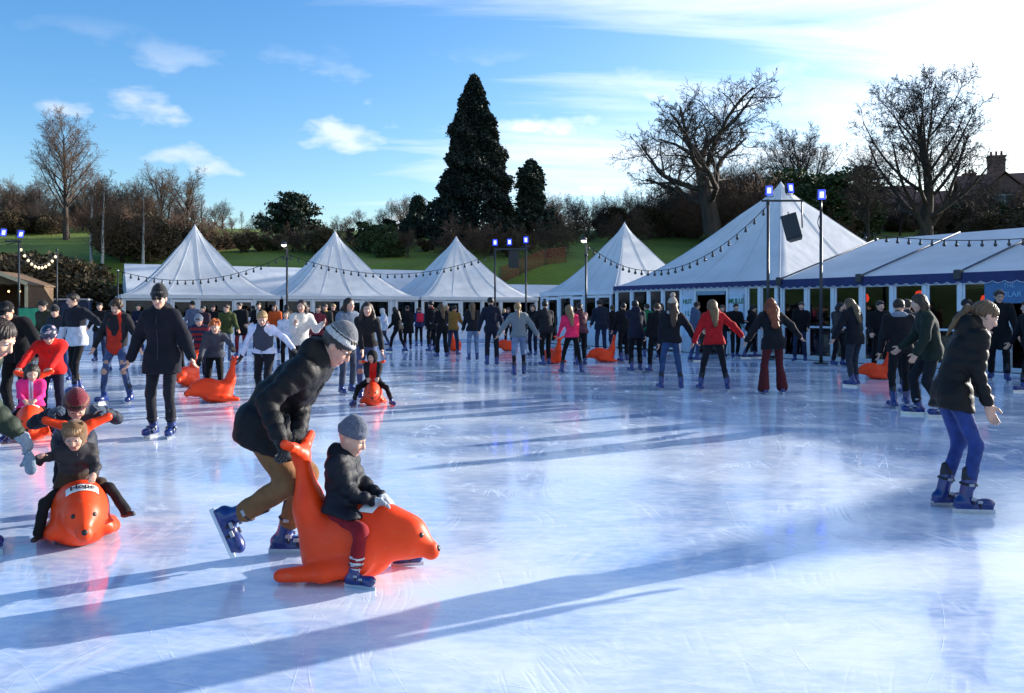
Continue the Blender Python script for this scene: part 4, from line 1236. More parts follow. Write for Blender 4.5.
def house(label, px, Y, w_, d_, pyridge, rot, chim, gable_front=True):
    x, y = at(px, Y); g = terr(x, y) - .4
    zr = CAM_H + (HOR - pyridge) / FPX * Y - g
    ze = zr * .64
    t = thing('brick_house', label, 'house', (x, y, g), rot)
    a, b = w_ / 2, d_ / 2
    MB().box((0, 0, ze / 2), (a, b, ze / 2)).add([(-a, -b, ze), (-a, b, ze), (-a, 0, zr - .1), (-a + .2, -b, ze), (-a + .2, b, ze), (-a + .2, 0, zr - .1), (a, -b, ze), (a, b, ze), (a, 0, zr - .1), (a - .2, -b, ze), (a - .2, b, ze), (a - .2, 0, zr - .1)], [(2, 1, 0), (3, 4, 5), (6, 7, 8), (11, 10, 9)]).build('wall', M_brick, t)
    V = [(-a - .3, -b - .4, ze - .25), (a + .3, -b - .4, ze - .25), (a + .3, 0, zr), (-a - .3, 0, zr), (a + .3, b + .4, ze - .25), (-a - .3, b + .4, ze - .25)]
    V += [(q[0], q[1], q[2] + .14) for q in V]
    rf = MB().add(V, [(3, 2, 1, 0), (5, 4, 2, 3), (6, 7, 8, 9), (9, 8, 10, 11), (0, 1, 7, 6), (4, 5, 11, 10), (0, 6, 9, 3), (3, 9, 11, 5), (1, 2, 8, 7), (2, 4, 10, 8)]).build('roof', M_tile, t)
    for cx, wd in chim:
        c = MB().box((cx, 0, zr + .65), (wd, .42, 1.15)).box((cx, 0, zr + 1.84), (wd + .08, .5, .08)).box((cx, 0, zr + 1.5), (wd + .05, .47, .05))
        o = c.build('chimney', M_brick, rf)
        for k in (-1, 0, 1): MB().lathe([(.11, 0), (.10, .38), (.13, .40), (.13, .45), (.08, .45)], (cx + k * wd * .6, 0, zr + 1.91), 8).build('chimney_pot', M_tile, o)
    nw = max(2, int(w_ / 2.6))
    for z in (ze * .27, ze * .74):
        for k in range(nw):
            xx = -a + w_ * (k + .5) / nw
            f = MB().box((xx, -b - .02, z + .66), (.58, .05, .07)).box((xx, -b - .02, z - .66), (.62, .08, .06)).box((xx - .54, -b - .02, z), (.05, .05, .59)).box((xx + .54, -b - .02, z), (.05, .05, .59)).box((xx, -b - .02, z), (.49, .035, .03)).build('window', M_wht, t)
            MB().box((xx, -b - .004, z), (.5, .01, .6)).build('pane', M_pane, f)
    if gable_front:
        gx = -a + w_ * .3
        ga = 1.9
        V = [(gx - ga, -b - 1.0, ze), (gx + ga, -b - 1.0, ze), (gx, -b - 1.0, zr - .5), (gx - ga, .0, ze), (gx + ga, .0, ze), (gx, 0, zr - .5)]
        MB().box((gx, -b - .45, ze / 2), (ga - .1, .55, ze / 2)).add([(gx - ga + .1, -b - 1.0, ze), (gx + ga - .1, -b - 1.0, ze), (gx, -b - 1.0, zr - .6)], [(0, 1, 2)]).build('bay', M_brick, t)
        V = [(gx - ga - .2, -b - 1.25, ze - .2), (gx, -b - 1.25, zr - .45), (gx, .0, zr - .45), (gx - ga - .2, .0, ze - .2), (gx + ga + .2, -b - 1.25, ze - .2), (gx + ga + .2, 0, ze - .2)]
        V += [(q[0], q[1], q[2] + .12) for q in V]
        MB().add(V, [(0, 1, 2, 3), (1, 4, 5, 2), (9, 8, 7, 6), (8, 11, 10, 7), (0, 6, 7, 1), (1, 7, 10, 4), (0, 3, 9, 6), (4, 10, 11, 5)]).build('gable_roof', M_tile, t)
        for z in (ze * .27, ze * .74):
            f = MB().box((gx, -b - 1.02, z + .66), (.8, .05, .07)).box((gx, -b - 1.02, z - .66), (.84, .08, .06)).box((gx - .76, -b - 1.02, z), (.05, .05, .59)).box((gx + .76, -b - 1.02, z), (.05, .05, .59)).box((gx, -b - 1.02, z), (.03, .04, .59)).build('window', M_wht, t)
            MB().box((gx, -b - 1.004, z), (.7, .01, .6)).build('pane', M_pane, f)
    return t
house('dark brick house left of the broad leafless tree, with one chimney', 866, 88, 8.5, 8, 188, R(-12), [(-.6, .6)])
house('dark brick house with a big chimney at the right edge of the skyline', 1022, 82, 11, 8, 174, R(-22), [(-2.2, .75), (4.6, .6)])
house('low brick house half hidden behind the broad leafless tree', 944, 92, 9, 8, 192, R(-14), [(2.5, .6)], False)
# ------------------------------------------------------------------ people
def orange_mat():
    m, nt, p = new_mat('orange_plastic')
    tc = N(nt, 'ShaderNodeTexCoord')
    def nz(sc, det, st=(1, 1, 1)):
        mp = N(nt, 'ShaderNodeMapping'); mp.inputs['Scale'].default_value = st; nt.links.new(tc.outputs['Object'], mp.inputs[0])
        n = N(nt, 'ShaderNodeTexNoise'); n.inputs['Scale'].default_value = sc; n.inputs['Detail'].default_value = det; nt.links.new(mp.outputs[0], n.inputs['Vector']); return n.outputs['Fac']
    base = ramp(nt, nz(3.5, 4), [(.3, (.88, .046, .002)), (.7, (.97, .066, .004))]).outputs['Color']
    sc_ = ramp(nt, nz(26, 8, (1, .25, 1)), [(.60, (0, 0, 0)), (.72, (1, 1, 1))]).outputs['Color']
    pat = ramp(nt, nz(4, 3), [(.48, (0, 0, 0)), (.62, (1, 1, 1))]).outputs['Color']
    msk = N(nt, 'ShaderNodeMath'); msk.operation = 'MULTIPLY'; nt.links.new(sc_, msk.inputs[0]); nt.links.new(pat, msk.inputs[1])
    m2 = N(nt, 'ShaderNodeMath'); m2.operation = 'MULTIPLY'; m2.inputs[1].default_value = .45; nt.links.new(msk.outputs[0], m2.inputs[0])
    col = mixc(nt, m2.outputs[0], base, (.80, .22, .10))
    nt.links.new(col, p.inputs['Base Color'])
    rr = ramp(nt, nz(9, 5), [(.3, (.36, .36, .36)), (.7, (.55, .55, .55))]).outputs['Color']
    nt.links.new(rr, p.inputs['Roughness']); p.inputs['Specular IOR Level'].default_value = .35
    b = N(nt, 'ShaderNodeBump'); b.inputs['Strength'].default_value = .25; b.inputs['Distance'].default_value = .003
    nt.links.new(nz(60, 4), b.inputs['Height']); nt.links.new(b.outputs['Normal'], p.inputs['Normal'])
    return m
M_skate = simple('skate_shell', (.006, .025, .16), rough=.3, var=.2, scale=10, bump=.05, coat=.3)
M_skd = simple('skate_liner', (.012, .013, .022), rough=.6)
M_blade = simple('steel_blade', (.55, .57, .6), rough=.25, metal=.9, bump=0)
M_buckle = simple('buckle_grey', (.35, .37, .42), rough=.35)
M_eyew = simple('eye_white', (.75, .73, .70), rough=.25, bump=0)
M_iris = simple('eye_iris', (.03, .02, .014), rough=.15, bump=0)
M_lip = simple('lips', (.45, .17, .15), rough=.5)
M_glass_d = simple('dark_lens', (.01, .008, .008), rough=.1, bump=0)
M_orange = orange_mat()
M_white = simple('white_label', (.82, .82, .80), rough=.5, bump=0)
M_black = simple('black_print', (.01, .01, .012), rough=.5, bump=0)

def fwd_of(rot): return np.array([-math.sin(rot), math.cos(rot), 0.0])
def to_local(p, org, rot):
    d = np.asarray(p, float) - np.asarray(org, float)
    c, s = math.cos(-rot), math.sin(-rot)
    return np.array([c * d[0] - s * d[1], s * d[0] + c * d[1], d[2]])
def to_world(p, org, rot):
    c, s = math.cos(rot), math.sin(rot)
    return np.array([c * p[0] - s * p[1] + org[0], s * p[0] + c * p[1] + org[1], p[2] + org[2]])
def two_bone(a, t, l1, l2, pole):
    d = t - a; L = np.linalg.norm(d); mx = (l1 + l2) * .997
    if L > mx: d = d / L * mx; L = mx; t = a + d
    L = max(L, abs(l1 - l2) + .02)
    u = unit(d); x = (l1 * l1 - l2 * l2 + L * L) / (2 * L); h = math.sqrt(max(l1 * l1 - x * x, 0))
    pv = pole - (pole @ u) * u; pv = unit(pv)
    return a + u * x + pv * h, t
def frame(pitch, yaw=0, roll=0):
    """columns right, forward, up for a body pitched forward by pitch and yawed to its left"""
    M = Matrix.Rotation(R(yaw), 3, 'Z') @ Matrix.Rotation(R(-pitch), 3, 'X') @ Matrix.Rotation(R(roll), 3, 'Y')
    A = np.array(M); return A
def hand_prims(w, d, pn, side, s, curl, extra=0.0):
    """palm, four fingers, thumb. d: direction along the hand, pn: palm normal, side +1 for thumb on the cross(d,pn) side"""
    d = unit(d); pn = unit(pn - (pn @ d) * d); lat = np.cross(d, pn) * side
    Rm = np.stack([lat, d, pn], 1)
    out = [ell(w + d * .052 * s, (.041 * s + extra, .055 * s, .017 * s + extra), Rm, k=.012), cap(w - d * .03, w + d * .02 * s, .026 * s + extra, k=.02)]
    for i, (o, L) in enumerate(((.030, .068), (.010, .078), (-.010, .073), (-.029, .058))):
        b = w + (d * .088 + lat * o) * s
        c1, c2, c3 = curl * .5, curl * 1.1, curl * 1.6
        sp = lat * (o * 1.2)
        d1 = unit(d * math.cos(c1) + pn * math.sin(c1) + sp); d2 = d * math.cos(c2) + pn * math.sin(c2); d3 = d * math.cos(c3) + pn * math.sin(c3)
        p1 = b + d1 * L * .45 * s; p2 = p1 + d2 * L * .32 * s; p3 = p2 + d3 * L * .27 * s
        r = .0088 * s + extra * .8
        out += [cap(b, p1, r * 1.08, r, k=.006), cap(p1, p2, r, r * .93, k=.003), cap(p2, p3, r * .93, r * .78, k=.003)]
    tb = w + (d * .025 + lat * .03) * s
    td = unit(d * .62 + lat * .72 + pn * .25); p1 = tb + td * .042 * s
    td2 = unit(d * .85 + lat * .25 + pn * (.3 + .3 * curl)); p2 = p1 + td2 * .036 * s
    out += [cap(tb, p1, .0125 * s + extra, .0105 * s + extra, k=.012), cap(p1, p2, .0105 * s + extra, .0085 * s + extra, k=.004)]
    return out

def person(label, pos, rot, H, top, legs, hair, hat=None, lean=6, roll=0, twist=0, head=(0, 0), lf=None, rf=None, la=None, ra=None, lh=None, rh=None,
           shoes='skate', sit=None, gloves=None, child=False, female=False, skincol=(.60, .34, .24), extras=(), stance=.13, stag=0.0, z0=0.0, curl=.5, hood=None, scarf=None, lod=None, dpel=.0, lknee=None, rknee=None, eyes=True, glasses=None, skate_col=None, pelvis=None, elbow=None):
    X, Y = pos
    dist = math.hypot(X, Y)
    if lod is None: lod = 0 if dist < 8 else 1 if dist < 14.5 else 2 if dist < 22 else 3
    hc, hh, hd, hb = ((.011, .0055, .0042, .0068), (.016, .009, .006, .011), (.02, .012, .0075, .014), (.025, .015, .0095, .018))[lod]
    rs = np.random.RandomState(abs(hash_(label)) % 99991)
    seed = int(rs.randint(1e6))
    if la is None: la = (rs.uniform(-6, 22), rs.uniform(4, 11), rs.uniform(10, 85))
    if ra is None: ra = (rs.uniform(-6, 22), rs.uniform(4, 11), rs.uniform(10, 85))
    if stag == 0 and lf is None and sit is None: stag = rs.uniform(-.12, .12) if rs.rand() < .55 else rs.choice([-1, 1]) * rs.uniform(.18, .27)
    if lean == 6: lean = rs.uniform(0, 15)
    if roll == 0 and sit is None and lod > 0: roll = rs.uniform(-4, 4)
    if head == (0, 0): head = (rs.uniform(-3, 12), rs.uniform(-30, 30))
    t = thing('person', label, 'person', (X, Y, z0), rot, 'skaters and onlookers at the rink')
    s = H / 1.72
    hs = (1.0 if not child else 1.0 / s ** .62) * s          # head size
    bw = 1.0 if not child else 1.08
    thigh, shin = .425 * s, .41 * s
    ank = .14 if shoes == 'skate' else .085
    ank *= (s if s < .75 else 1) if shoes == 'skate' else s
    fs = max(s, .6) if shoes == 'skate' else s
    up0 = np.array([0, 0, 1.0])
    # feet
    def foot(spec, sx):
        if spec is None: spec = (sx * stance * s, (stag if sx > 0 else -stag) * s, None, 0, -8 * sx)
        x, y, az, pit, yaw = spec
        return np.array([x, y, ank if az is None else az]), frame(pit, yaw)
    aL, FL = foot(lf, -1); aR, FR = foot(rf, 1)
    # pelvis
    if sit is not None: pel = np.array(sit, float)
    elif pelvis is not None: pel = np.array(pelvis, float)
    else:
        px_, py_ = (aL[0] + aR[0]) / 2, (aL[1] + aR[1]) / 2 - .10 * s * math.sin(R(lean))
        zz_ = []
        for a_, sx in ((aL, -1), (aR, 1)):
            dx = math.hypot(px_ + sx * .09 * s - a_[0], py_ - a_[1])
            zz_.append(a_[2] + math.sqrt(max(((thigh + shin) * .985) ** 2 - dx * dx, .01)))
        zl = [z for z, a_ in zip(zz_, (aL, aR))]
        pel = np.array([px_, py_, min(zl) + .05 * s - dpel * s])
    T = frame(lean, twist, roll); rt, fw, up = T[:, 0], T[:, 1], T[:, 2]
    Tp = frame(lean * .4, twist * .3, roll * .5)
    hipL, hipR = pel - Tp[:, 0] * .088 * s * bw, pel + Tp[:, 0] * .088 * s * bw
    hipL = hipL - Tp[:, 2] * .05 * s; hipR = hipR - Tp[:, 2] * .05 * s
    kneeL, aL = two_bone(hipL, aL, thigh, shin, np.array(lknee if lknee is not None else (-.12, 1, .1), float))
    kneeR, aR = two_bone(hipR, aR, thigh, shin, np.array(rknee if rknee is not None else (.12, 1, .1), float))
    sw = (.175 if not female else .158) * s * bw
    waist = pel + Tp[:, 2] * .10 * s + up * .06 * s
    chest = pel + up * .34 * s
    neck = pel + up * .50 * s
    shL, shR = neck - rt * sw - up * .055 * s, neck + rt * sw - up * .055 * s
    Hd = frame(lean * .35 + head[0], twist * .8 + head[1], roll * .3); hr, hf, hu = Hd[:, 0], Hd[:, 1], Hd[:, 2]
    nk2 = neck + up * .035 * s + hf * .012 * s
    hcn = nk2 + hu * (.125 * hs) + hf * .022 * hs              # centre of the head
    ua, fa = .285 * s, .25 * s
    arms = {}
    for key, sh, sx, ang, tgt in (('L', shL, -1, la, lh), ('R', shR, 1, ra, rh)):
        if tgt is not None:
            ep = np.array(elbow if elbow is not None else (sx * .55, -.8, -.45), float)
            if elbow is not None: ep = ep * np.array([sx, 1, 1])
            el, wr = two_bone(sh, np.asarray(tgt, float), ua, fa, ep)
        else:
            f_, o_, b_ = ang
            f_, o_, b_ = R(f_), R(o_), R(b_)
            dn = frame(lean * .35, twist, 0)
            dr = -dn[:, 2] * math.cos(f_) * math.cos(o_) + dn[:, 1] * math.sin(f_) * math.cos(o_) + dn[:, 0] * sx * math.sin(o_)
            el = sh + unit(dr) * ua
            f2 = f_ + b_
            dr2 = -dn[:, 2] * math.cos(f2) * math.cos(o_ * .8) + dn[:, 1] * math.sin(f2) * math.cos(o_ * .8) + dn[:, 0] * sx * math.sin(o_ * .8)
            wr = el + unit(dr2) * fa
        arms[key] = (sh, el, wr, sx)
    # ------------------------------------------------------------ body (one continuous mesh)
    flat = lambda f: (fw, f)
    core = [cap(pel, waist, .115 * s * bw, .10 * s * bw, flat=(Tp[:, 1], 1.35)), cap(waist, chest, .10 * s * bw, .125 * s * bw, k=.06, flat=flat(1.4)),
            cap(shL, shR, .05 * s, k=.06), cap(neck - up * .06 * s, nk2 + hu * .05 * hs, .052 * s, .047 * hs, k=.03)]
    for hp, kn, an in ((hipL, kneeL, aL), (hipR, kneeR, aR)):
        core += [cap(hp, kn, .072 * s, .046 * s, k=.05), cap(kn, an, .044 * s, .032 * s, k=.02)]
    for sh, el, wr, sx in arms.values():
        core += [cap(sh, el, .043 * s, .034 * s, k=.04), cap(el, wr, .034 * s, .024 * s, k=.01)]
    hp_ = [ell(hcn + hu * .028 * hs - hf * .012 * hs, (.076 * hs, .096 * hs, .088 * hs), Hd, k=.03),
           ell(hcn - hu * .045 * hs + hf * .022 * hs, (.058 * hs, .066 * hs, .074 * hs), Hd, k=.045),
           ell(hcn - hu * .098 * hs + hf * .055 * hs, (.026 * hs, .022 * hs, .02 * hs), Hd, k=.025),
           cap(nk2 - hu * .03 * hs, hcn - hu * .05 * hs - hf * .01 * hs, .047 * hs, .05 * hs, k=.02),
           cap(hcn + hu * .012 * hs + hf * .083 * hs, hcn - hu * .030 * hs + hf * .104 * hs, .010 * hs, .0145 * hs, k=.014),
           ell(hcn - hu * .034 * hs + hf * .090 * hs, (.019 * hs, .012 * hs, .009 * hs), Hd, k=.01)]
    for sx in (-1, 1):
        hp_ += [ell(hcn + hr * sx * .031 * hs + hu * .006 * hs + hf * .092 * hs, (.017 * hs, .012 * hs, .011 * hs), Hd, k=.012, sub=True),
                ell(hcn + hr * sx * .036 * hs - hu * .030 * hs + hf * .064 * hs, (.022 * hs, .02 * hs, .02 * hs), Hd, k=.02),
                cap(hcn + hr * sx * .012 * hs + hu * .026 * hs + hf * .085 * hs, hcn + hr * sx * .048 * hs + hu * .022 * hs + hf * .070 * hs, .007 * hs, k=.012),
                ell(hcn + hr * sx * .077 * hs - hu * .006 * hs - hf * .008 * hs, (.011 * hs, .02 * hs, .031 * hs), Hd, k=.008)]
    if lod <= 1:
        hp_ += [cap(hcn - hu * .064 * hs + hf * .082 * hs - hr * .018 * hs, hcn - hu * .064 * hs + hf * .082 * hs + hr * .018 * hs, .0075 * hs, k=.008),
                cap(hcn - hu * .073 * hs + hf * .080 * hs - hr * .014 * hs, hcn - hu * .073 * hs + hf * .080 * hs + hr * .014 * hs, .0078 * hs, k=.006)]
    parts = [sdf_mesh(core, hc * 1.3), sdf_mesh(hp_, hh)]
    hands = {}
    for key, (sh, el, wr, sx) in arms.items():
        d = unit(wr - el)
        pn = np.cross(d, fw) * sx if abs(d @ fw) < .85 else np.cross(d, up) * -sx * .2 - up
        if curl > 1.2: pn = -up + .2 * fw
        sg = 1 if (np.cross(d, unit(pn - (pn @ d) * d)) @ (fw if abs(d @ fw) < .85 else -rt * sx)) > 0 else -1
        hands[key] = (wr, d, pn, sg)
        hsz = s * (1.0 if not child else 1.12)
        if gloves is None or lod == 0: parts.append(sdf_mesh(hand_prims(wr + d * .005, d, pn, sg, hsz * (1 if gloves is None else .9), curl), hd))
    V, F = merge(*parts)
    ctr = V[F].mean(1)
    q = (ctr - hcn) @ Hd / hs
    lipm = (np.abs(q[:, 0]) < .024) & (q[:, 1] > .072) & (q[:, 2] < -.058) & (q[:, 2] > -.080)
    body = mesh_np('body', V, F, [skin(skincol), M_lip], t, lipm.astype(int))
    if eyes and lod <= 2:
        for sx in (-1, 1):
            e = hcn + hr * sx * .031 * hs + hu * .006 * hs + hf * .077 * hs
            o = MB().lathe([(.0001, .0125 * hs)] + [(.0125 * hs * math.sin(a_), .0125 * hs * math.cos(a_)) for a_ in (.5, .9, 1.3, 1.7, 2.2, 2.7)], (0, 0, 0), 10)
            o.m = [1 if max(Vector(o.v[i]).z for i in f) >= .0124 * hs * math.cos(.5) else 0 for f in o.f]
            Mx = Vector(hf - hu * .25).to_track_quat('Z', 'Y').to_matrix()
            o.v = [tuple(Mx @ Vector(v) + Vector(e)) for v in o.v]
            o.build('eye', [M_eyew, M_iris], body)
    # ------------------------------------------------------------ top garment
    col = top['c']; kind = top.get('k', 'cloth'); th = top.get('t', .022) * (s ** .5); ln = top.get('len', .10)
    amp = .006 + .004 * (kind != 'knit')
    def wr_disp(P): return amp * snoise(P, 22, seed) + amp * .5 * snoise(P, 50, seed + 1)
    qv = (.085 * s ** .5, .011) if kind == 'puffer' and lod <= 1 else None
    hl = ln if sit is None else min(ln, .05)
    hemp = pel - Tp[:, 2] * hl * s
    fl = 1.30
    fx_ = top.get('flare', 0)
    tp = [cap(waist, chest, .118 * s * bw + th, .145 * s * bw + th, k=.07, flat=flat(fl), q=qv),
          cap(chest, neck - up * .05 * s, .145 * s * bw + th * .8, .085 * s + th * .5, k=.06, flat=flat(1.25))]
    wsp = .030 if female else .042
    for sx in (-1, 1):
        tp.append(cap(hemp + Tp[:, 0] * sx * (.070 + fx_) * s * bw - Tp[:, 2] * .03 * s, waist + Tp[:, 0] * sx * wsp * s * bw, (.102 + fx_) * s * bw + th * .8, (.094 if not female else .086) * s * bw + th * .9, k=.05, flat=(Tp[:, 1], 1.06), q=qv))
    lt0 = legs.get('t', .012) * s ** .5
    for hp, kn in ((hipL, kneeL), (hipR, kneeR)):
        tp.append(cap(hp, hp + (kn - hp) * .6, .084 * s + lt0 + th * .55 + .014, .070 * s + lt0 + th * .55 + .008, k=.05))
    tp.append(ell(pel - Tp[:, 2] * .01 * s, (.145 * s * bw + lt0 + th * .5 + .012, .105 * s * bw + lt0 + th * .5 + .014, .10 * s + .012), Tp, k=.05))
    tp.append(bx(hemp - Tp[:, 2] * .30 * s, (.6 * s, .6 * s, .30 * s), Tp, .005, .018, sub=True))
    tp += [cap(shL * .92 + shR * .08, shR * .92 + shL * .08, .062 * s + th * .55, k=.07),
          cap(neck - up * .03 * s, neck + up * (.035 + top.get('collar', .0)) * s, .064 * s + th * .5, .058 * s + th * .3, k=.03)]
    if female: tp += [ell(chest + rt * sx * .07 * s + fw * (.075 * s) - up * .02 * s, (.07 * s, .05 * s, .07 * s), T, k=.05) for sx in (-1, 1)]
    sl = top.get('sl', 1.0); ntorso = len(tp)
    for sh, el, wr, sx in arms.values():
        tp.append(cap(sh, el, .056 * s + th * .75, .046 * s + th * .7, k=.05, q=qv))
        if sl > .5: tp.append(cap(el, el + (wr - el) * (sl - .02), .046 * s + th * .7, .034 * s + th * .65, k=.02, q=qv))
    if hood is not None or top.get('hood'):
        tp += [ell(neck - fw * .085 * s + up * .035 * s, (.12 * s, .065 * s, .085 * s), T, k=.04), cap(neck - rt * .075 * s + fw * .03 * s + up * .03 * s, neck - rt * .08 * s - fw * .06 * s + up * .05 * s, .033 * s, k=.03), cap(neck + rt * .075 * s + fw * .03 * s + up * .03 * s, neck + rt * .08 * s - fw * .06 * s + up * .05 * s, .033 * s, k=.03)]
    mats = [cloth(col, kind)]
    mf = None
    if 'c2' in top:
        mats.append(cloth(top['c2'], top.get('k2', 'cloth')))
        mode = top['m']
        def mf(C):
            r_ = (C - pel) @ T
            if mode == 'stripe': return ((r_[:, 2] / (.07 * s)).astype(int) % 2)
            if mode == 'below': return (r_[:, 2] < top.get('z', .2) * s).astype(int)
            if mode == 'front': return ((np.abs(r_[:, 0]) < top.get('w', .06) * s) & (r_[:, 1] > 0)).astype(int)
            if mode == 'sleeves':
                d_ = np.full(len(C), 9.0)
                for sh, el, wr, sx in arms.values():
                    for a_, b_ in ((sh * .75 + el * .25, el), (el, wr)):
                        ab = b_ - a_; u_ = np.clip((C - a_) @ ab / (ab @ ab), 0, 1); d_ = np.minimum(d_, np.linalg.norm(C - a_ - u_[:, None] * ab, axis=1))
                return ((d_ < (.075 * s + th))).astype(int)
            if mode == 'yoke': return (r_[:, 2] > .43 * s).astype(int)
            return np.zeros(len(C), int)
    name = top.get('n', 'jacket')
    sdf_obj(name, tp, hc, mats, t, disp=wr_disp, matfn=mf)
    # zip and pockets, cuffs on near figures
    if lod <= 1 and name in ('jacket', 'coat', 'gilet'):
        zl = []
        for i in range(14):
            u_ = i / 13
            b_ = hemp + Tp[:, 2] * .05 * s + (waist - hemp - Tp[:, 2] * .05 * s) * (u_ / .35) if u_ < .35 else waist + (neck + up * .01 - waist) * ((u_ - .35) / .65)
            d_ = -(fw)
            zl.append(b_)
        # project onto the cloth by marching the same field from outside
        pts = []
        for b_ in zl:
            G = b_[None] + fw[None] * np.linspace(.34 * s, 0, 70)[:, None]
            D = np.min([pdist(p_, G) for p_ in tp[:ntorso] if not p_['sub']], 0)
            i_ = np.argmax(D < .012)
            if D[i_] < .012: pts.append(G[i_])
        MB().tube([Vector(p_) for p_ in pts], .006 * max(s, .7), 5).build('zip', M_skd, t)
    # ------------------------------------------------------------ legs
    lc = legs['c']; lk = legs.get('k', 'cloth'); lt = legs.get('t', .012) * s ** .5
    lp = [ell(pel - Tp[:, 2] * .01 * s, (.145 * s * bw + lt, .105 * s * bw + lt, .10 * s), Tp, k=.05)]
    fl_ = legs.get('flare', 0.0); L_ = legs.get('len', 1.0)
    for hp, kn, an in ((hipL, kneeL, aL), (hipR, kneeR, aR)):
        lp.append(cap(hp, kn, .082 * s + lt, .052 * s + lt, k=.05))
        if L_ > .5:
            e_ = an + (kn - an) * (1 - (L_ - .5) * 2) if L_ < 1 else an + (kn - an) * (.20 if shoes == 'skate' and not legs.get('over') else -.02)
            lp.append(cap(kn, e_, .052 * s + lt, .046 * s + lt * 1.2 + fl_, k=.03))
    if legs.get('skirt'):
        sk = legs['skirt']
        lp.append(cap(pel, pel - np.array([0, 0, sk * s]), .13 * s, .20 * s, k=.05, flat=(Tp[:, 1], 1.15)))
    def lg_disp(P): return .006 * snoise(P, 30, seed + 5) + .003 * snoise(P, 70, seed + 6)
    lm = [cloth(lc, lk)]; lmf = None
    if 'c2' in legs:
        lm.append(cloth(legs['c2']))
        def lmf(C):
            out = np.zeros(len(C), int)
            for hp, kn, an in ((hipL, kneeL, aL), (hipR, kneeR, aR)):
                if legs['m'] == 'cuff':
                    ab = an - kn; u_ = (C - kn) @ ab / (ab @ ab)
                    out |= ((u_ > .60) & (u_ < 1.05) & (np.linalg.norm(C - an, axis=1) < .22 * s) & (((u_ * 14).astype(int) % 2) == 0))
                elif legs['m'] == 'rip':
                    out |= ((np.linalg.norm(C - kn - fw * .05 * s, axis=1) < .055 * s)) | (np.linalg.norm(C - (kn * .6 + hp * .4) - fw * .07 * s, axis=1) < .04 * s)
            return out
    sdf_obj(legs.get('n', 'trousers'), lp, hc, lm, t, disp=lg_disp, matfn=lmf)
    if L_ <= .5 and legs.get('tights'):
        tl = []
        for hp, kn, an in ((hipL, kneeL, aL), (hipR, kneeR, aR)):
            tl += [cap(hp, kn, .078 * s, .051 * s, k=.04), cap(kn, an + (kn - an) * .1, .052 * s, .038 * s, k=.02)]
        sdf_obj('tights', tl, hc, cloth(legs['tights']), t)
    # ------------------------------------------------------------ footwear
    for an, kn, Fm in ((aL, kneeL, FL), (aR, kneeR, FR)):
        o_ = an - Fm[:, 2] * ank
        f_ = lambda x, y, z: o_ + Fm @ (np.array([x, y, z]) * fs)
        sd = unit(unit(kn - an) + Fm[:, 2] * .6)
        if shoes == 'skate':
            z_ = ank / fs
            bp = [cap(f_(0, -.06, .082), f_(0, .155, .074), .044 * fs, .036 * fs, k=.03), ell(f_(0, .15, .085), (.046 * fs, .06 * fs, .036 * fs), Fm, k=.03),
                  cap(f_(0, -.022, .10), an + sd * .120 * fs, .049 * fs, .054 * fs, k=.035), bx(f_(0, .045, .052), (.042 * fs, .145 * fs, .013 * fs), Fm, .01, .008)]
            c_ = skate_col or M_skate
            b_ = sdf_obj('skate', bp, hb, c_, t)
            tb = MB()
            Mx = Matrix([list(r_) for r_ in Fm])
            tb.box(f_(0, .05, .018), (.0035 * fs, .165 * fs, .018 * fs), Mx).box(f_(0, -.06, .036), (.010 * fs, .02 * fs, .012 * fs), Mx).box(f_(0, .12, .036), (.010 * fs, .02 * fs, .012 * fs), Mx)
            tb.build('blade', M_blade, b_)
            if lod <= 2:
                cu = [cap(an + sd * .130 * fs, an + sd * .145 * fs, .053 * fs, .053 * fs, k=.01), cap(an + sd * .13 * fs - Fm[:, 1] * .02 * fs, an + sd * .20 * fs - Fm[:, 1] * .03 * fs, .03 * fs, k=.02), cap(an + sd * .12 * fs + Fm[:, 1] * .03 * fs, an + sd * .205 * fs + Fm[:, 1] * .045 * fs, .026 * fs, k=.02)]
                sdf_obj('liner', cu, hb, M_skd, b_)
            if lod <= 1:
                sb_ = MB()
                for (y, z, r_, tl_) in ((.085, .098, .047, 20), (.028, .128, .056, 38)):
                    pts = [f_(r_ * math.cos(a_) * .98, y + .0 - .35 * (r_ * math.sin(a_)) * .5, z - .03 + r_ * math.sin(a_) * .85) for a_ in np.linspace(-.3, math.pi + .3, 14)]
                    sb_.tube([Vector(p_) for p_ in pts], .0085 * fs, 5)
                c3 = an + sd * .09 * fs; e1 = Fm[:, 0]; e2 = unit(np.cross(sd, e1))
                sb_.tube([Vector(c3 + (e1 * math.cos(a_) + e2 * math.sin(a_)) * .060 * fs) for a_ in np.linspace(0, 6.283, 15)], .011 * fs, 5)
                sb_.build('strap', M_skd, b_)
                for sx in (-1, 1):
                    for c_b in (f_(sx * .048, .08, .10), f_(sx * .056, .03, .125), c3 + e1 * sx * .064 * fs + sd * .0):
                        MB().box(c_b, (.007 * fs, .020 * fs, .011 * fs), Mx, bev=.003).build('buckle', M_buckle, b_)
        else:
            bp = [cap(f_(0, -.055, .04), f_(0, .14, .034), .040 * fs, .034 * fs, k=.03), cap(f_(0, -.03, .05), an + sd * .10 * fs, .045 * fs, .05 * fs, k=.03), bx(f_(0, .035, .014), (.043 * fs, .135 * fs, .013 * fs), Fm, .01, .008)]
            sdf_obj('boot', bp, hb, simple('boot_leather', shoes if isinstance(shoes, tuple) else (.02, .018, .016), rough=.6), t)
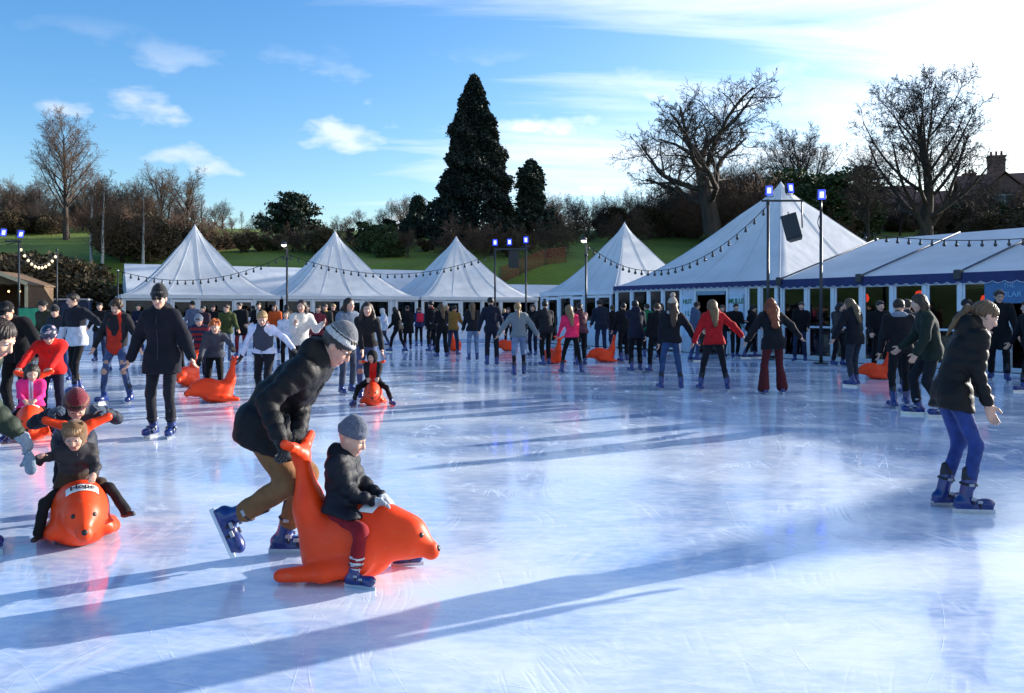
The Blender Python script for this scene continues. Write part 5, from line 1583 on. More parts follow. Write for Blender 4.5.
    # ------------------------------------------------------------ gloves
    if gloves is not None:
        for key, (wr, d, pn, sg) in hands.items():
            gm = cloth(gloves, 'knit')
            g_ = hand_prims(wr + d * .005, d, pn, sg, s * (1.05 if not child else 1.25), curl, extra=.004) + [cap(wr - d * .05, wr + d * .0, .036 * s, .034 * s, k=.01)]
            sdf_obj('glove', g_, hd, gm, t)
    # ------------------------------------------------------------ hair and hat
    kind_h, hcol = hair
    hm = hairmat(hcol)
    if kind_h != 'none':
        hpz = [ell(hcn + hu * .034 * hs - hf * .018 * hs, (.087 * hs, .102 * hs, .092 * hs), Hd, k=.02)]
        if kind_h in ('short',): hpz.append(ell(hcn + hu * .075 * hs + hf * .035 * hs, (.065 * hs, .06 * hs, .038 * hs), Hd, k=.03))
        cut = [ell(hcn - hu * .045 * hs + hf * .105 * hs, (.072 * hs, .085 * hs, .098 * hs), Hd, k=.02, sub=True)]
        if kind_h == 'short': cut.append(ell(hcn - hu * .10 * hs + hf * .0 * hs, (.15 * hs, .15 * hs, .06 * hs), Hd, k=.02, sub=True))
        tail = []
        if kind_h in ('long', 'longwide', 'blown', 'pony', 'bob'):
            Lh = {'long': .34, 'longwide': .36, 'blown': .30, 'pony': .0, 'bob': .12}[kind_h] * hs
            bk = hcn - hf * .075 * hs
            dn = unit(-up0 * 1.0 - fw * .18)
            if kind_h == 'blown': dn = unit(-up0 * .7 - fw * .75)
            if kind_h == 'pony':
                p0 = hcn - hf * .10 * hs + hu * .02 * hs
                p1_ = p0 - hf * .06 * hs - hu * .03 * hs; p2_ = neck - fw * (.135 * s + th) + up * .04 * s; p3_ = neck - fw * (.165 * s + th) - up * .10 * s
                tail = [cap(p0, p1_, .020 * hs, .027 * hs, k=.015), cap(p1_, p2_, .028 * hs, .027 * hs, k=.02), cap(p2_, p3_, .027 * hs, .008 * hs, k=.02)]
            else:
                wide = kind_h == 'longwide'
                r1_, r2_ = (.085, .045) if not wide else (.115, .075)
                off_ = .118 * s * bw + th * .9
                p1_ = neck + up * .03 * s - fw * off_ * .82
                p2_ = neck - up * (Lh - .10 * hs) - fw * (off_ + .03 * s)
                if kind_h == 'bob': p1_ = hcn - hf * .07 * hs - hu * .06 * hs; p2_ = p1_ - hu * .06 * hs
                if kind_h == 'blown': p2_ = neck - up * .05 * s - fw * (off_ + .14 * s)
                tail = [cap(hcn - hf * .045 * hs, p1_, .085 * hs, r1_ * hs, k=.04, flat=(T[:, 1], 1.5)), cap(p1_, p2_, r1_ * hs, r2_ * hs, k=.03, flat=(T[:, 1], 1.7))]
                for sx in (-1, 1):
                    a_ = hcn + hr * sx * .074 * hs - hf * .02 * hs
                    b_ = neck + rt * sx * (.075 if not wide else .13) * s - up * (.02 if kind_h == 'bob' else .10) * s + fw * (.02 if kind_h == 'bob' else .05) * s
                    if kind_h == 'bob': b_ = a_ - hu * .13 * hs
                    tail.append(cap(a_, b_, .034 * hs, (.028 if not wide else .06) * hs, k=.03))
        if kind_h == 'curly':
            for i in range(16):
                d_ = rs.normal(size=3); d_[2] = abs(d_[2]) * .9 - .2; d_ = unit(d_)
                hpz.append(ell(hcn + hu * .035 * hs - hf * .02 * hs + Hd @ (d_ * np.array([.085, .09, .09])) * hs, np.array([.038] * 3) * hs, k=.015))
        hfreq = 90 if lod <= 1 else 60
        ha = .005 if kind_h not in ('curly', 'longwide') else .010
        def hdisp(P):
            Q = (P - hcn) @ Hd
            an_ = np.arctan2(Q[:, 0], Q[:, 1])
            return ha * hs * (np.sin(an_ * 23 + 3 * np.sin(Q[:, 2] * 25 + seed % 7)) * .6 + snoise(P * np.array([1, 1, .35]), hfreq, seed + 9) * .7)
        sdf_obj('hair', hpz + cut + tail, max(hh, .006), hm, t, disp=hdisp)
    if hat is not None:
        hk, hcols = hat[0], hat[1:]
        c0 = hcn + hu * .045 * hs - hf * .014 * hs
        if hk in ('beanie', 'pom', 'bear', 'tallbeanie'):
            tall = {'beanie': .130, 'pom': .12, 'bear': .10, 'tallbeanie': .15}[hk]
            pz = [ell(c0, (.096 * hs, .110 * hs, tall * hs), Hd, k=.02), cap(c0 + hu * .00 * hs, c0 + hu * .012 * hs, .094 * hs, .094 * hs, k=.02, flat=None)]
            pz[1] = ell(c0 + hu * .012 * hs, (.104 * hs, .117 * hs, .042 * hs), Hd, k=.01)
            ct = [bx(c0 - hu * .175 * hs + hf * .0, (.3 * hs, .3 * hs, .145 * hs), Hd, .004, .006, sub=True)]
            if hk == 'bear':
                pz += [ell(hcn - hf * .02 * hs - hu * .01 * hs, (.10 * hs, .105 * hs, .125 * hs), Hd, k=.02)]
                ct = [ell(hcn - hu * .03 * hs + hf * .12 * hs, (.066 * hs, .09 * hs, .085 * hs), Hd, k=.015, sub=True)]
                pz += [ell(c0 + hr * sx * .068 * hs + hu * .07 * hs, (.026 * hs, .018 * hs, .026 * hs), Hd, k=.008) for sx in (-1, 1)]
            bands = [cloth(c_, 'knit') for c_ in hcols]
            def hmf(C):
                z_ = ((C - c0) @ Hd)[:, 2] / hs
                if len(bands) == 1: return np.zeros(len(C), int)
                if len(bands) == 2: return (z_ < .03).astype(int)
                if len(bands) == 4: return np.where(z_ < .005, 3, np.where(z_ < .042, 2, np.where(z_ < .052, 1, np.where(z_ < .056, 2, 0))))
                return np.where(z_ < .03, 2, np.where(z_ < .055, 1, 0))
            rib = 40
            def rd(P):
                Q = (P - c0) @ Hd
                return .0028 * hs * np.abs(np.sin(np.arctan2(Q[:, 0], Q[:, 1]) * rib / 2)) + .003 * snoise(P, 40, seed + 3)
            ho = sdf_obj('hat', pz + ct, max(hh, .006), bands, t, disp=rd, matfn=hmf)
            if hk == 'pom':
                sdf_obj('pompom', [ell(c0 + hu * .155 * hs, (.052 * hs,) * 3, Hd)], hh, cloth(hcols[-1], 'knit'), ho, disp=lambda P: .007 * snoise(P, 160, seed))
        elif hk == 'cap':
            pz = [ell(c0, (.092 * hs, .106 * hs, .085 * hs), Hd, k=.01), ell(c0 + hf * .13 * hs + hu * .005 * hs, (.066 * hs, .06 * hs, .01 * hs), Hd, k=.01)]
            sdf_obj('cap', pz + [bx(c0 - hu * .15 * hs, (.3 * hs, .3 * hs, .14 * hs), Hd, .004, .006, sub=True)], max(hh, .006), cloth(hcols[0]), t)
        elif hk == 'helmet':
            pz = [ell(c0 - hu * .01 * hs, (.108 * hs, .128 * hs, .105 * hs), Hd, k=.01), bx(c0 - hu * .17 * hs + hf * .03 * hs, (.3 * hs, .3 * hs, .12 * hs), Hd, .004, .02, sub=True)]
            ms = [simple('helmet_shell', hcols[0], rough=.3, bump=0), simple('helmet_print', hcols[1], rough=.3, bump=0)]
            sdf_obj('helmet', pz, max(hh, .006), ms, t, matfn=lambda C: (snoise(C, 60, seed) > .35).astype(int))
        elif hk == 'hood':
            pz = [ell(hcn + hu * .015 * hs - hf * .015 * hs, (.105 * hs, .122 * hs, .132 * hs), Hd, k=.02), cap(hcn - hu * .06 * hs - hf * .02 * hs, neck, .09 * hs, .09 * s, k=.04),
                  ell(hcn - hu * .02 * hs + hf * .13 * hs, (.066 * hs, .10 * hs, .092 * hs), Hd, k=.02, sub=True)]
            sdf_obj('hood', pz, max(hh, .007), cloth(hcols[0], 'cloth'), t)
            if len(hcols) > 1:
                ring = [Vector(hcn + hf * .062 * hs - hu * .01 * hs + (hr * math.cos(a_) * .085 + hu * math.sin(a_) * .115) * hs) for a_ in np.linspace(0, 6.283, 20)]
                prims = [cap(np.array(ring[i]), np.array(ring[i + 1]), .024 * hs, k=.01) for i in range(19)]
                sdf_obj('fur_trim', prims, max(hh, .007), cloth(hcols[1], 'knit'), t, disp=lambda P: .012 * snoise(P, 130, seed))
    if scarf is not None:
        pz = [cap(neck - rt * .05 * s + up * .02 * s, neck + rt * .05 * s + up * .02 * s, .075 * s, k=.03, flat=None)]
        sdf_obj('collar' if len(scarf) > 3 else 'scarf', [ell(neck + up * .015 * s, (.105 * s, .10 * s, .05 * s), T, k=.02), ell(neck - fw * .05 * s + up * .0 * s, (.14 * s, .07 * s, .06 * s), T, k=.03)] if len(scarf) > 3 else [ell(neck + up * .02 * s, (.088 * s, .085 * s, .05 * s), T)], hc * .8, cloth(scarf[:3], 'knit'), t, disp=lambda P: .006 * snoise(P, 60, seed))
    if glasses is not None:
        g_ = MB()
        for sx in (-1, 1):
            c_ = hcn + hr * sx * .032 * hs + hu * .006 * hs + hf * .098 * hs
            ring = [Vector(c_ + (hr * math.cos(a_) * .026 + hu * math.sin(a_) * .019) * hs) for a_ in np.linspace(0, 6.283, 17)]
            g_.tube(ring, .0024 * hs, 4, caps=False)
            g_.tube([Vector(c_ + hr * sx * .026 * hs), Vector(hcn + hr * sx * .080 * hs + hu * .012 * hs + hf * .0 * hs)], .0024 * hs, 4)
            if glasses == 'sun': g_.add([tuple(c_ + (hr * math.cos(a_) * .026 + hu * math.sin(a_) * .019) * hs + hf * .001) for a_ in np.linspace(0, 6.0, 14)] + [tuple(c_ + (hr * math.cos(a_) * .026 + hu * math.sin(a_) * .019) * hs - hf * .002) for a_ in np.linspace(0, 6.0, 14)], [tuple(range(14)), tuple(reversed(range(14, 28)))])
        g_.tube([Vector(hcn + hr * .007 * hs + hu * .01 * hs + hf * .104 * hs), Vector(hcn - hr * .007 * hs + hu * .01 * hs + hf * .104 * hs)], .0024 * hs, 4)
        g_.build('glasses', M_glass_d, t)
    info = dict(t=t, pos=(X, Y, z0), rot=rot, neck=neck, chest=chest, pel=pel, T=T, arms=arms, hcn=hcn, s=s)
    for ex in extras: extra_part(ex, info, hc, seed)
    return info
def hash_(st):
    h = 2166136261
    for ch in st: h = ((h ^ ord(ch)) * 16777619) & 0xffffffff
    return h
def extra_part(ex, I, hc, seed):
    t, T, s = I['t'], I['T'], I['s']; rt, fw, up = T[:, 0], T[:, 1], T[:, 2]
    k = ex[0]
    if k == 'gilet':
        P = [cap(I['pel'] + up * .02 * s, I['pel'] + up * .15 * s, .165 * s, .15 * s, flat=(fw, 1.25)), cap(I['pel'] + up * .15 * s, I['chest'], .155 * s, .18 * s, k=.06, flat=(fw, 1.25)), cap(I['chest'], I['neck'] - up * .05 * s, .175 * s, .12 * s, k=.05, flat=(fw, 1.2)),
             cap(I['pel'] + fw * .3 - up * .1, I['neck'] + fw * .2, .12, .08, k=.02, sub=True)]
        sdf_obj('gilet', P, hc, cloth(ex[1], 'puffer'), t, disp=lambda p: .007 * snoise(p, 25, seed))
    elif k == 'open':   # open jacket fronts over a top
        P = [cap(I['pel'] - up * .02 * s, I['chest'], .175 * s, .185 * s, flat=(fw, 1.25)), cap(I['chest'], I['neck'] - up * .04 * s, .18 * s, .11 * s, k=.05, flat=(fw, 1.2)), cap(I['pel'] + fw * .3 * s - up * .1, I['neck'] + fw * .2 * s, .17 * s, .12 * s, k=.02, sub=True)]
        sdf_obj('open_jacket', P, hc, [cloth(ex[1]), cloth(ex[2])], t, disp=lambda p: .006 * snoise(p, 25, seed), matfn=lambda C: (((C - I['pel']) @ fw > .05 * s) & (np.abs((C - I['pel']) @ rt) < .125 * s)).astype(int))
def on_thing(name, label, cat, prims, h, mat, org, rot, **kw):
    o = sdf_obj(name, prims, h, mat, None, **kw)
    o.location = org; o.rotation_euler = (0, 0, rot)
    return tag(o, label, cat)

# ------------------------------------------------------------------ seal-shaped skating aids
SEAL = {}; SEAL_S = (.84, .88, .98)
def seal(label, org, rot, h, name_text=None, sc=1.0, laby=.20):
    if h not in SEAL:
        body = [ell((0, .0, .20), (.205, .31, .205), k=.08), ell((0, -.02, .10), (.215, .28, .12), k=.06),
                cap((0, .08, .25), (0, .24, .285), .165, .150, k=.10), ell((0, .375, .245), (.138, .150, .135), k=.07),
                cap((0, .44, .225), (0, .545, .172), .088, .054, k=.05), ell((0, .555, .155), (.05, .045, .035), k=.03),
                cap((0, -.16, .14), (0, -.28, .40), .175, .125, k=.08, flat=(v3(0, 1, 0), 1.25)), cap((0, -.28, .40), (0, -.335, .70), .118, .052, k=.06, flat=(v3(0, 1, 0), 1.35)),
                cap((0, -.34, .70), (.10, -.345, .755), .046, .036, k=.05), cap((0, -.34, .70), (-.10, -.345, .755), .046, .036, k=.05),
                cap((.10, -.345, .755), (.235, -.36, .800), .034, .030, k=.02), cap((-.10, -.345, .755), (-.235, -.36, .800), .034, .030, k=.02)]
        for sx in (-1, 1):
            body += [cap((sx * .17, .12, .12), (sx * .225, -.10, .075), .085, .07, k=.04, flat=(v3(sx * .55, 0, .83), 1.5)), cap((sx * .225, -.10, .072), (sx * .25, -.37, .05), .075, .055, k=.03, flat=(v3(sx * .2, 0, .98), 1.55))]
        body += [ell((0, -.05, .50), (.26, .12, .10), k=.05, sub=True)]
        V, F = sdf_mesh(body, h, clipz=.004)
        SEAL[h] = (V, F)
    V, F = SEAL[h]
    SX, SY, SZ = SEAL_S[0] * sc, SEAL_S[1] * sc, SEAL_S[2] * sc
    V = V * np.array([SX, SY, SZ])
    t = thing('seal_skating_aid', label, 'skating aid', (org[0], org[1], .004), rot, 'orange seal skating aids')
    b = mesh_np('body', V, F, M_orange, t)
    from mathutils.bvhtree import BVHTree
    bv = BVHTree.FromPolygons([Vector(v) for v in V], [tuple(int(i) for i in f) for f in F])
    def stick(x, z, prof, k_):
        hit = bv.ray_cast(Vector((x, 1.2, z)), Vector((0, -1, 0)))
        Mx = hit[1].to_track_quat('Z', 'Y').to_matrix() if hit[0] is not None else Matrix.Identity(3)
        e = MB().lathe(prof, (0, 0, 0), 10)
        e.v = [tuple(Mx @ Vector(v) * k_ + (hit[0] or Vector())) for v in e.v]
        return e
    for sx in (-1, 1):
        stick(sx * .072 * SX, .272 * SZ, [(.0001, .005), (.010, .004), (.014, 0), (.0145, -.006)], 1.1).build('eye', M_black, b)
    stick(0, .182 * SZ, [(.0001, .008), (.014, .006), (.02, 0), (.019, -.008)], .95).build('nose', M_black, b)
    if name_text:
        # label curved over the neck
        lab = MB(); vs, fs = [], []
        Bv = None
        # sheet facing up and forward, projected on to the neck
        c0, ux, uy, nn = Vector((0, laby * SY, .47 * SZ)), Vector((1, 0, 0)), Vector((0, -.80, .60)).normalized(), Vector((0, .60, .80)).normalized()
        nn = Vector((0, .62, .78)).normalized(); uy = Vector((0, -.78, .62)).normalized()
        def proj(u, v, off):
            o_ = c0 + ux * u + uy * v + nn * .15
            hit = bv.ray_cast(o_, -nn)
            if hit[0] is None: return o_ - nn * .15
            return hit[0] + (hit[1] * .6 + nn * .4).normalized() * off
        nxn, nyn = 14, 6
        for j in range(nyn + 1):
            for i in range(nxn + 1): vs.append(proj(-.092 + .184 * i / nxn, -.036 + .072 * j / nyn, .004))
        for j in range(nyn):
            for i in range(nxn): q = j * (nxn + 1) + i; fs.append((q, q + 1, q + nxn + 2, q + nxn + 1))
        lab.add(vs, fs, 0, True)
        lo = lab.build('name_label', M_white, b)
        tx = text_part(name_text, .060, M_black, lo, (0, 0, 0), (0, 0, 0), depth=0.0005, bold=.0015)
        bm_ = bmesh.new(); bm_.from_mesh(tx.data)
        bmesh.ops.triangulate(bm_, faces=bm_.faces[:]); bmesh.ops.subdivide_edges(bm_, edges=bm_.edges[:], cuts=3, use_grid_fill=True)
        bm_.to_mesh(tx.data); bm_.free()
        for v in tx.data.vertices:
            p_ = proj(-v.co.x, v.co.y, .013 + v.co.z); v.co = p_
        tx.data.update()
    return t
# ------------------------------------------------------------------ the cast
BLK = (.007, .007, .009); NAVY = (.008, .011, .030); CHAR = (.035, .037, .042); JEAN = (.035, .065, .17); JEANL = (.16, .22, .34); DKJ = (.018, .026, .06)
BRN = (.055, .028, .014); DBR = (.022, .013, .009); BLO = (.36, .22, .09); GIN = (.42, .10, .02); RED = (.50, .012, .015)
def P(label, px, py, rot, H, top, legs, hair, **kw):
    return person(label, ground(px, py), R(rot), H, top, legs, hair, **kw)
def J(c, k='cloth', **kw): return dict(c=c, k=k, **kw)
TR = lambda c, **kw: dict(c=c, **kw)
jeans = lambda c=JEAN, **kw: dict(c=c, k='denim', n='jeans', **kw)
def grips(org, rot, sc=1.0, back=.07, up=.05, w=.17):
    return [to_world((sx * w, -.32 - back, .775 + up), (org[0], org[1], 0), R(rot)) for sx in (-1, 1)]
def L(p, pos, rot): return to_local(p, (pos[0], pos[1], 0), R(rot))

# --- the man pushing the boy
s1 = (-.945, 4.90); r1 = -98
seal('nearest orange seal aid, ridden by the boy in dark red trousers', s1, R(r1), .009, 'Nic')
person('small boy in grey beanie and black padded coat riding the nearest orange seal', s1, R(r1), 1.0,
       J((.008, .010, .017), 'puffer', len=.06, t=.03, hood=True, collar=.02), TR((.24, .012, .020), c2=(.55, .56, .6), m='cuff'), ('none', DBR), hat=('beanie', (.10, .115, .16)),
       sit=(0, -.055, .405), lean=2, head=(20, -4), lf=(-.215, .25, None, -4, 6), rf=(.205, .10, None, 0, -12), lh=(-.055, .165, .465), rh=(.05, .15, .455), gloves=(.42, .45, .50), child=True,
       rknee=(.5, .8, 1), lknee=(-.5, .8, 1), curl=.7, lod=0)
mp_ = (-1.52, 5.2); mr = -95
g = grips(s1, r1, back=.05, up=.045, w=.15)
person('man in striped beanie, black padded jacket and brown trousers pushing the nearest seal', mp_, R(mr), 1.67,
       J((.008, .008, .010), 'puffer', len=.16, t=.032, collar=.03, hood=True), TR((.21, .105, .046), t=.018, k='cloth'), ('short', (.05, .04, .035)), hat=('beanie', (.14, .145, .16), (.02, .02, .022), (.50, .50, .50), (.035, .035, .04)),
       lean=45, head=(22, 0), pelvis=(0, -.02, .885), lf=(-.15, .07, None, 0, 4), rf=(.15, -.13, .30, 64, -4), lh=L(g[0], mp_, mr), rh=L(g[1], mp_, mr), gloves=(.012, .012, .016), curl=1.25, glasses='clear', lod=0, skincol=(.60, .33, .24), elbow=(.35, -.55, -.6))

# --- girl at the right
person('girl with fair ponytail in black jacket and bright blue jeans skating alone at right', (3.43, 6.52), R(-94), 1.62,
       J((.009, .008, .008), 'puffer', len=.17, t=.020, collar=.05, hood=True, flare=.01), jeans((.028, .052, .20), t=.003), ('pony', (.13, .075, .035)),
       lean=20, head=(20, 0), lf=(-.10, -.03, None, 0, 4), rf=(.11, .05, None, 0, -3), la=(16, 5, 26), ra=(2, 6, 20), female=True, lod=0, dpel=.02, curl=.45)

# --- the toddler on the Hope seal, the helper in green, the child behind
s2 = (-2.89, 5.62); r2 = 210
seal('orange seal aid labelled Hope, facing the camera at lower left', s2, R(r2), .010, 'Hope', 1.0, .36)
ht = np.array((-3.06, 5.45, .60))
person('toddler in brown bear-eared hood and dark jacket riding the seal labelled Hope', s2, R(r2), .80,
       J((.035, .032, .036), 'puffer', t=.03, c2=(.05, .03, .02), m='below', z=.16), TR((.012, .012, .014), t=.014), ('short', (.30, .17, .08)), hat=('bear', (.17, .085, .032)),
       sit=(.02, -.06, .40), lean=10, head=(24, -14), rf=(.24, .04, .10, 5, -30), lf=(-.27, .12, .20, -12, 30), rh=L(ht, s2, r2), lh=(-.07, .17, .47), child=True, shoes=(.018, .017, .018), rknee=(.6, .7, 1), lknee=(-.6, .7, 1), lod=0)
e1 = (-3.86, 5.45)
g_ = L(ht + np.array((-.07, -.01, .06)), e1, -90)
person("adult in dark green coat bending in from the left edge to hold the toddler's hand", e1, R(-90), 1.80,
       J((.022, .034, .022), 'puffer', len=.2, t=.036, collar=.03), TR((.10, .012, .022)), ('bob', DBR), lean=52, head=(14, 0), lf=(-.15, -.30, None, 0, 0), rf=(.12, .42, None, 0, -4), rh=g_, la=(-10, 15, 25), female=True, lod=0, gloves=(.22, .30, .38), curl=.9, elbow=(.3, -.6, -.5))
hm_ = [cap((0, 0, 0), (0, 0, -.04), .014, .026, k=.02, flat=(v3(0, 1, 0), 1.8)), cap((0, 0, -.04), (.01, 0, -.11), .030, .036, k=.02, flat=(v3(0, 1, 0), 2.0)), cap((-.02, 0, -.05), (-.045, 0, -.08), .013, .011, k=.012)]
on_thing('mitten', 'pale blue mitten dangling from the hand of the adult in green', 'mitten', hm_, .006, cloth((.20, .28, .36), 'knit'), tuple(ht + np.array((-.055, -.03, .03))), R(20))
b3 = (s2[0] - fwd_of(R(r2))[0] * .80, s2[1] - fwd_of(R(r2))[1] * .80); g = grips(s2, r2)
person('child in burgundy striped hat crouching behind the seal labelled Hope', (b3[0], b3[1]), R(r2), 1.12,
       J((.015, .02, .035), 'puffer', t=.03, hood=True, len=.12), TR((.012, .013, .02)), ('short', DBR), hat=('beanie', (.16, .016, .03), (.20, .10, .06), (.13, .02, .035)),
       lean=48, head=(30, 0), lh=L(g[0], b3, r2), rh=L(g[1], b3, r2), gloves=(.03, .05, .09), child=True, lod=0, curl=1.25, dpel=.06)

# --- far left cluster
s6 = (-5.75, 10.05); r6 = 205
seal('orange seal aid ridden by the child in pink at the left edge', s6, R(r6), .013, 'No')
person('small child in a bright pink top riding a seal at the left edge', s6, R(r6), .98, J((.78, .03, .20), len=.05, c2=(.62, .5, .7), m='front', w=.05), TR(BLK), ('bob', DBR), sit=(0, -.06, .42), lean=8, head=(22, 10), lf=(-.26, .2, None, 0, 20), rf=(.26, .2, None, 0, -20), lh=(-.06, .18, .49), rh=(.06, .18, .49), child=True, lknee=(-.6, .7, 1), rknee=(.6, .7, 1))
b6 = (-5.95, 10.85); g = grips(s6, r6)
person('child in red jacket and dark patterned helmet pushing the child in pink', b6, R(r6), 1.32, J((.58, .014, .012), t=.026, len=.1), TR(NAVY), ('short', DBR), hat=('helmet', (.02, .03, .06), (.5, .35, .4)), lean=30, head=(28, 0), lh=L(g[0], b6, r6), rh=L(g[1], b6, r6), child=True, curl=1.25)
P('dark-haired man in black jacket bending over the child in the red jacket', 17, 425, 195, 1.74, J(BLK, t=.028), TR(BLK), ('short', BLK), hat=('cap', BLK), lean=26, head=(26, -10), la=(24, 26, 25), ra=(26, 10, 30), dpel=.02)
P('man in olive jacket and flat cap standing behind the boy in dark blue jeans', 47, 376, 170, 1.72, J((.03, .032, .02), t=.03), TR(BLK), ('short', DBR), hat=('cap', (.02, .02, .018)), lean=6, head=(6, -20))
P('boy in black padded jacket and dark blue jeans gliding towards the camera at left', 60, 382, 180, 1.60, J((.015, .016, .024), 'puffer', t=.026), jeans((.025, .045, .13)), ('short', DBR), hat=('beanie', BLK), lean=10, head=(14, -10), stance=.14, la=(16, 24, 20), ra=(14, 10, 30))
P('young man in dark zip jacket with a pale waistband, skating with one arm out', 82, 394, 165, 1.80, J((.014, .015, .022), c2=(.50, .52, .60), m='below', z=.20, len=.14), TR(BLK, t=.006), ('short', DBR), lean=2, head=(4, -25), la=(0, 60, 5), ra=(6, 12, 10), lf=(-.02, .2, None, 0, 0), rf=(.16, -.10, None, 0, -20))
P('curly-haired woman in red collar, black crop top and ripped jeans near the left', 117, 403, 178, 1.68, J((.016, .016, .020), len=-.12, t=.02), jeans((.045, .075, .17), t=.004, c2=(.45, .26, .19), m='rip'), ('curly', BRN), lean=6, head=(24, 5), lf=(-.22, .0, None, 0, 12), rf=(.22, .02, None, 0, -10), la=(0, 28, 8), ra=(4, 24, 10), female=True, extras=(('open', (.018, .018, .024), (.45, .03, .015)),), scarf=(.42, .03, .015))
P('bystander mostly hidden behind the curly-haired woman', 116, 372, 180, 1.74, J(BLK), TR(BLK), ('short', DBR))
P('woman in tall black beanie, sunglasses and long black coat skating at left', 162, 437, 182, 1.74, J((.009, .010, .017), n='coat', len=.24, t=.040, flare=.012, collar=.04, hood=True), jeans((.010, .011, .018), t=.010), ('short', (.06, .05, .05)), hat=('tallbeanie', (.010, .010, .012)), lean=2, head=(2, 4), la=(-2, 26, 8), ra=(-4, 24, 10), glasses='sun', female=True, stance=.12, scarf=(.20, .20, .22))

# --- ginger boy and striped child
s3 = ground(216, 402); r3 = 118
seal('orange seal aid facing left, held by the ginger boy', s3, R(r3), .014, None, .95)
b3_ = (s3[0] - .22, s3[1] + .55); g = [to_world((sx * .15, -.36, .80), (s3[0], s3[1], 0), R(r3)) for sx in (-1, 1)]
person('ginger boy in grey fleece leaning on the handle of a seal', b3_, R(200), 1.36, J((.055, .058, .075), len=.06, t=.02), TR(BLK), ('curly', GIN), lean=30, head=(2, -10), rh=None, lh=L(g[0] + np.array((-.08, 0, .05)), b3_, 200), ra=(20, 15, 30), child=True, gloves=BLK)
s4 = ground(189, 386); r4 = 176
seal('orange seal aid seen head-on, held by the child in striped jacket', s4, R(r4), .017, None, .95)
b4 = (s4[0] - .02, s4[1] + .72); g = grips(s4, r4)
person('child in grey beanie and dark red striped jacket behind a seal', b4, R(182), 1.36, J((.20, .016, .022), 'puffer', c2=(.02, .025, .06), m='stripe', t=.026), TR(NAVY), ('short', BRN), hat=('beanie', (.22, .25, .30)), lean=16, head=(20, 0), lh=L(g[0], b4, 182), rh=L(g[1], b4, 182), gloves=(.25, .28, .33), child=True)
P('dark-haired child in navy standing left of the grey-beanied child', 178, 376, 175, 1.45, J(NAVY), TR(BLK), ('short', BLK), child=True)
# --- people near the leftmost tents
P('person in pink jacket far back behind the woman in sunglasses', 169, 354, 190, 1.66, J((.42, .03, .12), t=.03), TR(BLK), ('long', BRN), female=True)
P('man in dark brimless hat and grey sweatshirt before the tent door', 193, 352, 182, 1.78, J((.10, .12, .18)), TR(DKJ), ('short', BLK), hat=('beanie', BLK))
P('dark-coated onlooker in the tent window bay right of the tent door', 214, 352, 180, 1.70, J(BLK), TR(BLK), ('short', BRN))
P('teenager in olive hoodie and grey jeans standing before the leftmost tent', 226, 363, 205, 1.70, J((.050, .062, .020), hood=True, t=.026), jeans((.12, .15, .2)), ('short', BRN), head=(0, -50), la=(14, 12, 50), ra=(14, 12, 50))
P('black-coated person with a pale shoulder bag before the leftmost tent', 241, 357, 190, 1.74, J(BLK, n='coat', len=.3), TR((.16, .012, .02)), ('short', DBR), head=(4, -30))
P('man in black jacket with open pale shirt beside the orange-jacketed woman', 259, 355, 185, 1.76, J(BLK, c2=(.5, .5, .5), m='front', w=.03), TR(BLK), ('short', DBR), head=(0, 20))
P('woman in orange jacket near the lamp post', 275, 354, 190, 1.70, J((.55, .09, .02), t=.03), TR(BLK), ('long', BRN), head=(0, -20), female=True)
P('boy in grey padded gilet over a white shirt skating with arms out', 264, 406, 176, 1.50, J((.62, .64, .78), t=.012, len=.02), TR((.013, .013, .018)), ('short', BLO), lean=14, head=(22, 18), la=(4, 52, 10), ra=(-4, 26, 10), gloves=BLK, child=True, extras=(('gilet', (.045, .05, .075)),))
P('dark-haired child in a white top just left of the white sweater', 287, 370, 190, 1.45, J((.55, .56, .65)), TR(BLK), ('bob', DBR), child=True)
P('woman with dark windblown hair in a white knitted sweater', 300, 392, 215, 1.72, J((.66, .63, .58), 'knit', t=.03, len=.08), TR(BLK, skirt=.22), ('blown', DBR), head=(0, -35), la=(40, 12, 80), ra=(35, 14, 85), female=True)
P('person in maroon jacket just right of the white sweater', 317, 366, 195, 1.62, J((.16, .025, .035)), TR(BLK), ('short', DBR))
P('person with a yellow scarf in the far crowd left of the curly-haired pusher', 325, 355, 185, 1.70, J((.03, .028, .026)), TR(BLK), ('short', BRN), scarf=(.60, .38, .08))
P('onlooker in black with fair hair at the tent behind the maroon jacket', 333, 353, 180, 1.70, J(BLK), TR(BLK), ('short', BLO))
# --- the curly-haired pusher and her child
s5 = ground(373, 405); r5 = 188
seal('orange seal aid carrying the child in a red bib, facing the camera', s5, R(r5), .014, None, .88)
person('child in black with a red bib riding a seal beyond the striped beanie', s5, R(r5), 1.0, J((.013, .013, .016), len=.05, c2=(.62, .02, .015), m='front', w=.095), TR(BLK), ('none', BLK), hat=('hood', BLK), sit=(0, -.07, .38), lean=4, head=(10, -20), lf=(-.30, .18, None, 0, 25), rf=(.30, .14, None, 0, -25), lh=(-.08, .2, .46), rh=(.08, .2, .46), child=True, lknee=(-.6, .7, 1), rknee=(.6, .7, 1))
b5 = (s5[0] - .20, s5[1] + .78); g = grips(s5, r5, up=-.04)
person('woman with wide curly hair leaning over the child with the red bib', b5, R(r5), 1.68, J((.014, .014, .017), t=.014, len=.04), jeans((.06, .09, .19), c2=(.45, .26, .19), m='rip'), ('longwide', (.030, .017, .011)), lean=26, head=(-6, 4), lh=L(g[0], b5, r5), rh=L(g[1], b5, r5), female=True, lf=(-.05, .12, None, 0, 0), rf=(.14, -.12, None, 0, 0))
